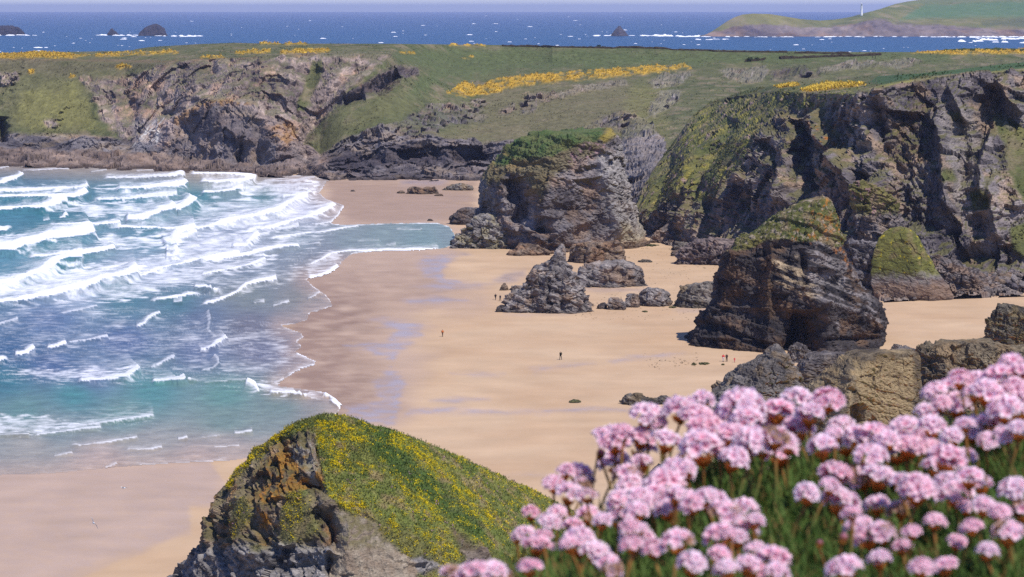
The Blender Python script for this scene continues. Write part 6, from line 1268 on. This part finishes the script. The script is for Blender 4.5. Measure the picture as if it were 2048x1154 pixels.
# ---- flower heads
def head_mesh(seed, fade=0.0, deep=1.0):
    r = random.Random(seed); vs_, fs_, cs_ = [], [], []
    n = 24
    for i in range(n):
        z = 1 - (i + .5) / n * 1.02; ph = i * 2.39996 + r.uniform(-.3, .3); z += r.uniform(-.05, .05); z = max(-.22, min(1, z)); s = math.sqrt(1 - z * z)
        ax = Vector((s * math.cos(ph), s * math.sin(ph), z * .85 + .12)).normalized(); o_ = ax * .62 * r.uniform(.9, 1.1)
        t1 = ax.orthogonal().normalized(); t2 = ax.cross(t1); tw = r.uniform(0, 6.28); L = r.uniform(.40, .56); op = r.uniform(.55, 1.0)
        tn = r.uniform(.85, 1.12)
        dp = np.array([1, deep, deep ** .75]); cb, cm, ct = A(208, 106, 148, .87) * tn * dp, A(246, 184, 206, .93) * tn * dp, A(255, 234, 242, .97) * min(1.04, tn) * dp ** .6
        if r.random() < fade: cb, cm, ct = A(170, 110, 70), A(206, 150, 120), A(224, 186, 160)
        for p in range(5):
            a = tw + p * 1.2566; rad = t1 * math.cos(a) + t2 * math.sin(a); tan = ax.cross(rad); k = len(vs_)
            d1 = (ax * .75 + rad * .45 * op).normalized(); d2 = (ax * .35 + rad * op).normalized(); w_ = L * .36
            m_ = o_ + d1 * L * .55; t_ = m_ + d2 * L * .55
            vs_ += [o_, m_ - tan * w_, m_ + tan * w_, t_ - tan * w_ * .75, t_ + tan * w_ * .75, t_ + d2 * L * .12 - tan * w_ * .3, t_ + d2 * L * .12 + tan * w_ * .3]
            fs_ += [(k, k + 2, k + 1), (k + 1, k + 2, k + 4), (k + 1, k + 4, k + 3), (k + 3, k + 4, k + 6), (k + 3, k + 6, k + 5)]
            cs_ += [cb, cm, cm, ct, ct, ct, ct]
    return new_mesh('flower_head', [tuple(v) for v in vs_], fs_, M_PETAL, np.array(cs_))
M_BRACT = mat('bract', attr='tone', rough=.8, spec=.1, trans=.6)
def bract_mesh(seed):
    r = random.Random(seed); vs_, fs_, cs_ = [], [], []
    for ring_, (nn, z0, r0, z1, r1) in enumerate([(9, -.62, .10, -.12, .50), (8, -.72, .08, -.34, .42), (6, -.80, .06, -.50, .28)]):
        for i in range(nn):
            a = 2 * math.pi * (i + .5 * ring_) / nn + r.uniform(-.1, .1); da = math.pi / nn * 1.15; k = len(vs_)
            vs_ += [(r0 * math.cos(a - da * .5), r0 * math.sin(a - da * .5), z0), (r0 * math.cos(a + da * .5), r0 * math.sin(a + da * .5), z0), (r1 * .85 * math.cos(a + da), r1 * .85 * math.sin(a + da), (z0 + z1) / 2 + .05), (r1 * math.cos(a), r1 * math.sin(a), z1 + r.uniform(-.04, .06)), (r1 * .85 * math.cos(a - da), r1 * .85 * math.sin(a - da), (z0 + z1) / 2 + .05)]
            fs_ += [(k, k + 1, k + 2), (k, k + 2, k + 4), (k + 4, k + 2, k + 3)]
            q = r.uniform(.75, 1.2); cs_ += [A(176, 100, 44, .9) * q, A(176, 100, 44, .9) * q, A(236, 152, 70, .95) * q, A(244, 190, 120, .95) * q, A(236, 152, 70, .95) * q]
    return new_mesh('bract_cup', vs_, fs_, M_BRACT, np.array(cs_))
HEADS = [head_mesh(s, f, d) for s, f, d in ((1, .0, 1), (2, .03, .88), (3, .0, 1.06), (4, .25, .95), (5, .02, .88), (6, 0, 1.0), (7, .05, .82), (8, .7, .9))]; HW = [5, 4, 4, 2, 4, 5, 2, 1]; BRACTS = [bract_mesh(s) for s in (1, 2, 3)]
BUD = []
for s in (1, 2):
    bm = bmesh.new(); bm_rings(bm, [((0, 0, -.5), .15, .15), ((0, 0, -.2), .48, .48), ((0, 0, .2), .55, .55), ((0, 0, .55), .40, .40), ((0, 0, .75), .12, .12)], 10)
    me = bpy.data.meshes.new('flower_head'); bm.to_mesh(me); bm.free(); nn = len(me.vertices); co = np.empty(nn * 3, np.float32); me.vertices.foreach_get('co', co); co = co.reshape(-1, 3)
    cc = np.ones((nn, 4), np.float32); cc[:, :3] = mix(A(176, 110, 60), A(226, 150, 176), smooth(co[:, 2], .1, .6)); a = me.attributes.new('tone', 'FLOAT_COLOR', 'POINT'); a.data.foreach_set('color', cc.ravel()); me.materials.append(M_PETAL); BUD.append(me)
M_STEM = mat('stem', attr='tone', rough=.7, spec=.2)
def stem_mesh(vec, bend, r0):
    """from the root (0,0,0) up to vec"""
    n = 7; vs_, fs_, cs_ = [], [], []
    for i in range(n):
        t = i / (n - 1); c_ = Vector(vec) * t + Vector(bend) * (4 * t * (1 - t)); rr = r0 * (1.15 - .2 * t)
        for j in range(6):
            a = j * math.pi / 3; vs_.append((c_.x + rr * math.cos(a), c_.y + rr * math.sin(a), c_.z)); cs_.append(mix(A(104, 124, 60), A(176, 112, 60), smooth(t, .45, 1.0)))
    for i in range(n - 1):
        for j in range(6): fs_.append((i * 6 + j, i * 6 + (j + 1) % 6, i * 6 + 6 + (j + 1) % 6, i * 6 + 6 + j))
    return new_mesh('stem', vs_, fs_, M_STEM, np.array(cs_))
# head centres in the enlarged lower right quarter of the photograph: x, y, half width (two of its pixels to one of the photo's)
ROWS = {
 'on the left crest of the clump': [(765, 455, 42), (540, 515, 60), (670, 495, 58), (590, 545, 32), (740, 522, 58), (400, 588, 48), (362, 592, 36), (440, 582, 40), (410, 625, 52), (355, 662, 28), (520, 602, 50), (575, 565, 40), (920, 500, 85), (940, 535, 60), (1060, 500, 58), (1140, 465, 58), (1265, 457, 54), (1190, 512, 52), (850, 540, 50), (1020, 545, 45)],
 'on the right crest of the clump': [(1690, 420, 50), (1655, 510, 45), (1680, 560, 50), (1750, 402, 48), (1800, 370, 50), (1860, 372, 45), (1900, 425, 60), (1950, 352, 54), (2000, 322, 50), (2030, 348, 45), (2010, 412, 55), (1780, 475, 55), (1980, 500, 60), (2035, 490, 50), (1850, 425, 40), (1720, 465, 40)],
 'in the second tier at left': [(510, 640, 55), (620, 617, 55), (770, 572, 65), (1145, 572, 55), (1055, 602, 55), (960, 622, 60), (880, 602, 58), (760, 652, 75), (705, 690, 45), (1070, 662, 65), (885, 692, 56), (410, 702, 58), (515, 706, 45), (660, 747, 58), (690, 735, 46), (820, 640, 50), (1100, 632, 46), (925, 660, 46), (1000, 650, 40)],
 'in the middle tier at right': [(1315, 557, 45), (1240, 642, 52), (1330, 628, 54), (1285, 592, 40), (1450, 602, 72), (1380, 602, 50), (1570, 562, 55), (1850, 572, 62), (1920, 545, 55), (1760, 602, 45), (1810, 552, 40), (1435, 682, 58), (1540, 662, 55), (1590, 640, 58), (1670, 642, 40), (1740, 692, 68), (1700, 722, 50), (1800, 692, 50), (1500, 620, 45), (1640, 600, 44), (1980, 590, 46), (2030, 575, 46), (1900, 620, 40)],
 'in the lower tier at right': [(1290, 752, 58), (1400, 762, 58), (1470, 762, 60), (1620, 817, 68), (1180, 832, 48), (1310, 862, 64), (1460, 872, 48), (1770, 832, 60), (1830, 762, 55), (1875, 790, 45), (1890, 882, 44), (2010, 812, 54), (1980, 987, 60), (1385, 952, 45), (1480, 987, 50), (1420, 1002, 54), (1230, 1022, 22), (1325, 1002, 30), (1335, 1127, 64), (1640, 1127, 45), (1730, 1117, 48), (1360, 905, 34), (1740, 790, 44), (1560, 790, 44), (1270, 800, 36), (1820, 880, 40), (1560, 1040, 40), (1900, 1060, 44), (1840, 960, 40), (1690, 940, 42), (1550, 890, 44), (2040, 900, 46), (1950, 900, 40), (1600, 980, 36), (1780, 1020, 38), (1470, 1090, 44)],
 'at the left end of the clump': [(170, 787, 45), (215, 737, 35), (265, 755, 48), (230, 832, 48), (300, 832, 38), (75, 907, 33), (185, 912, 45), (310, 917, 42), (150, 945, 44), (240, 962, 40), (45, 990, 42), (100, 1032, 50), (270, 1027, 62), (230, 1032, 40), (335, 1067, 50), (385, 1112, 46), (70, 1122, 46), (290, 780, 36), (360, 940, 36), (120, 1000, 36), (20, 1000, 30), (400, 1140, 40)],
 'in the dense middle of the clump': [(465, 762, 54), (440, 862, 58), (520, 852, 58), (470, 800, 48), (570, 852, 58), (620, 892, 48), (700, 852, 55), (790, 852, 55), (720, 872, 45), (860, 905, 58), (920, 892, 58), (610, 787, 62), (500, 900, 44), (430, 930, 46), (660, 840, 44), (570, 790, 40), (830, 880, 40), (650, 790, 46)],
 'low in the middle of the picture': [(490, 1002, 54), (830, 1002, 55), (920, 977, 58), (660, 1022, 58), (570, 1047, 48), (480, 1032, 40), (720, 1112, 56), (830, 1077, 45), (860, 1132, 45), (970, 1047, 40), (1040, 1092, 58), (940, 1112, 45), (1060, 1142, 45), (960, 1132, 54), (970, 940, 34), (470, 960, 38), (510, 965, 34), (870, 985, 34), (520, 1010, 44), (900, 1010, 40)],
 'at the bottom, left of the clump': [(-238, 1150, 50), (-150, 1146, 50), (-78, 1142, 48), (-195, 1160, 46), (-40, 1156, 36)]}
ORD = ['first', 'second', 'third', 'fourth', 'fifth', 'sixth', 'seventh', 'eighth', 'ninth', 'tenth', 'eleventh', 'twelfth', 'thirteenth', 'fourteenth', 'fifteenth', 'sixteenth', 'seventeenth', 'eighteenth', 'nineteenth', 'twentieth', 'twenty-first', 'twenty-second', 'twenty-third', 'twenty-fourth', 'twenty-fifth', 'twenty-sixth'] + ['%dth' % k if k % 10 > 3 or k < 20 else '%d%s' % (k, ('th', 'st', 'nd', 'rd')[k % 10]) for k in range(27, 60)]
rf = random.Random(5)
for zone, lst in ROWS.items():
    for k, (x, y, r_px) in enumerate(sorted(lst)):
        u, v, rp = 1024 + x / 2, 577 + y / 2, r_px / 2 * 1.16
        vg = max(v + rf.uniform(110, 170), crest_at(u) + rf.uniform(0, 30)); D = ground_t(u, min(vg, 1300)) + rf.uniform(-.05, .05)
        D = max(1.5, min(2.32, D)); hd = Vector(P(u, v, D)); rr = rp * D / F
        if vg > 1300: vg = 1300 + (vg - 1300) * .5
        rt = Vector(P(u + rf.uniform(-45, 45), vg + 16, D + rf.uniform(-.02, .02)))
        bud = r_px <= 30
        size = 'small ' if r_px < 42 else ('large ' if r_px > 58 else '')
        lab = ('unopened bud, ' if bud else size + 'pink thrift flower, ') + ORD[k] + ' from the left ' + zone
        root = thing('thrift_flower', lab, 'flower', tuple(rt), 'thrift flowers in the foreground clump')
        vec = hd - rt
        tilt = Vector((rf.uniform(-.38, .38), rf.uniform(-.2, .42), 1)).normalized()
        q = tilt.to_track_quat('Z', 'Y'); rz = Matrix.Rotation(rf.uniform(0, 6.28), 3, 'Z')
        rot = (q.to_matrix() @ rz).to_euler()
        s = link('stem', stem_mesh(vec - tilt * rr * .55, (rf.uniform(-.006, .006), rf.uniform(-.004, .004), 0), .0011 * rf.uniform(.85, 1.2)), root)
        h = link('flower_head', rf.choice(BUD) if bud else rf.choices(HEADS, HW)[0], root); h.location = vec; h.rotation_euler = rot; h.scale = (rr * rf.uniform(.9, 1.12), rr * rf.uniform(.9, 1.12), rr * rf.uniform(.72, 1.05))
        b = link('bract_cup', rf.choice(BRACTS), root); b.location = vec; b.rotation_euler = rot; b.scale = (rr * 1.15, rr * 1.15, rr)
# ------------------------------------------------------------------ the sea air
bm = bmesh.new(); bm_box(bm, (0, 33000, 86), (110000, 68000, 184))
o = bm_obj('haze', bm, bpy.data.materials.new('haze'), None, False); tag(o, kind='stuff')
hm = o.data.materials[0]; hm.use_nodes = True; t = hm.node_tree; t.nodes.clear()
vol = t.nodes.new('ShaderNodeVolumePrincipled'); vol.inputs['Color'].default_value = (.62, .70, 1, 1); vol.inputs['Density'].default_value = 3.6e-5; vol.inputs['Anisotropy'].default_value = .2
out = t.nodes.new('ShaderNodeOutputMaterial'); t.links.new(vol.outputs[0], out.inputs['Volume'])
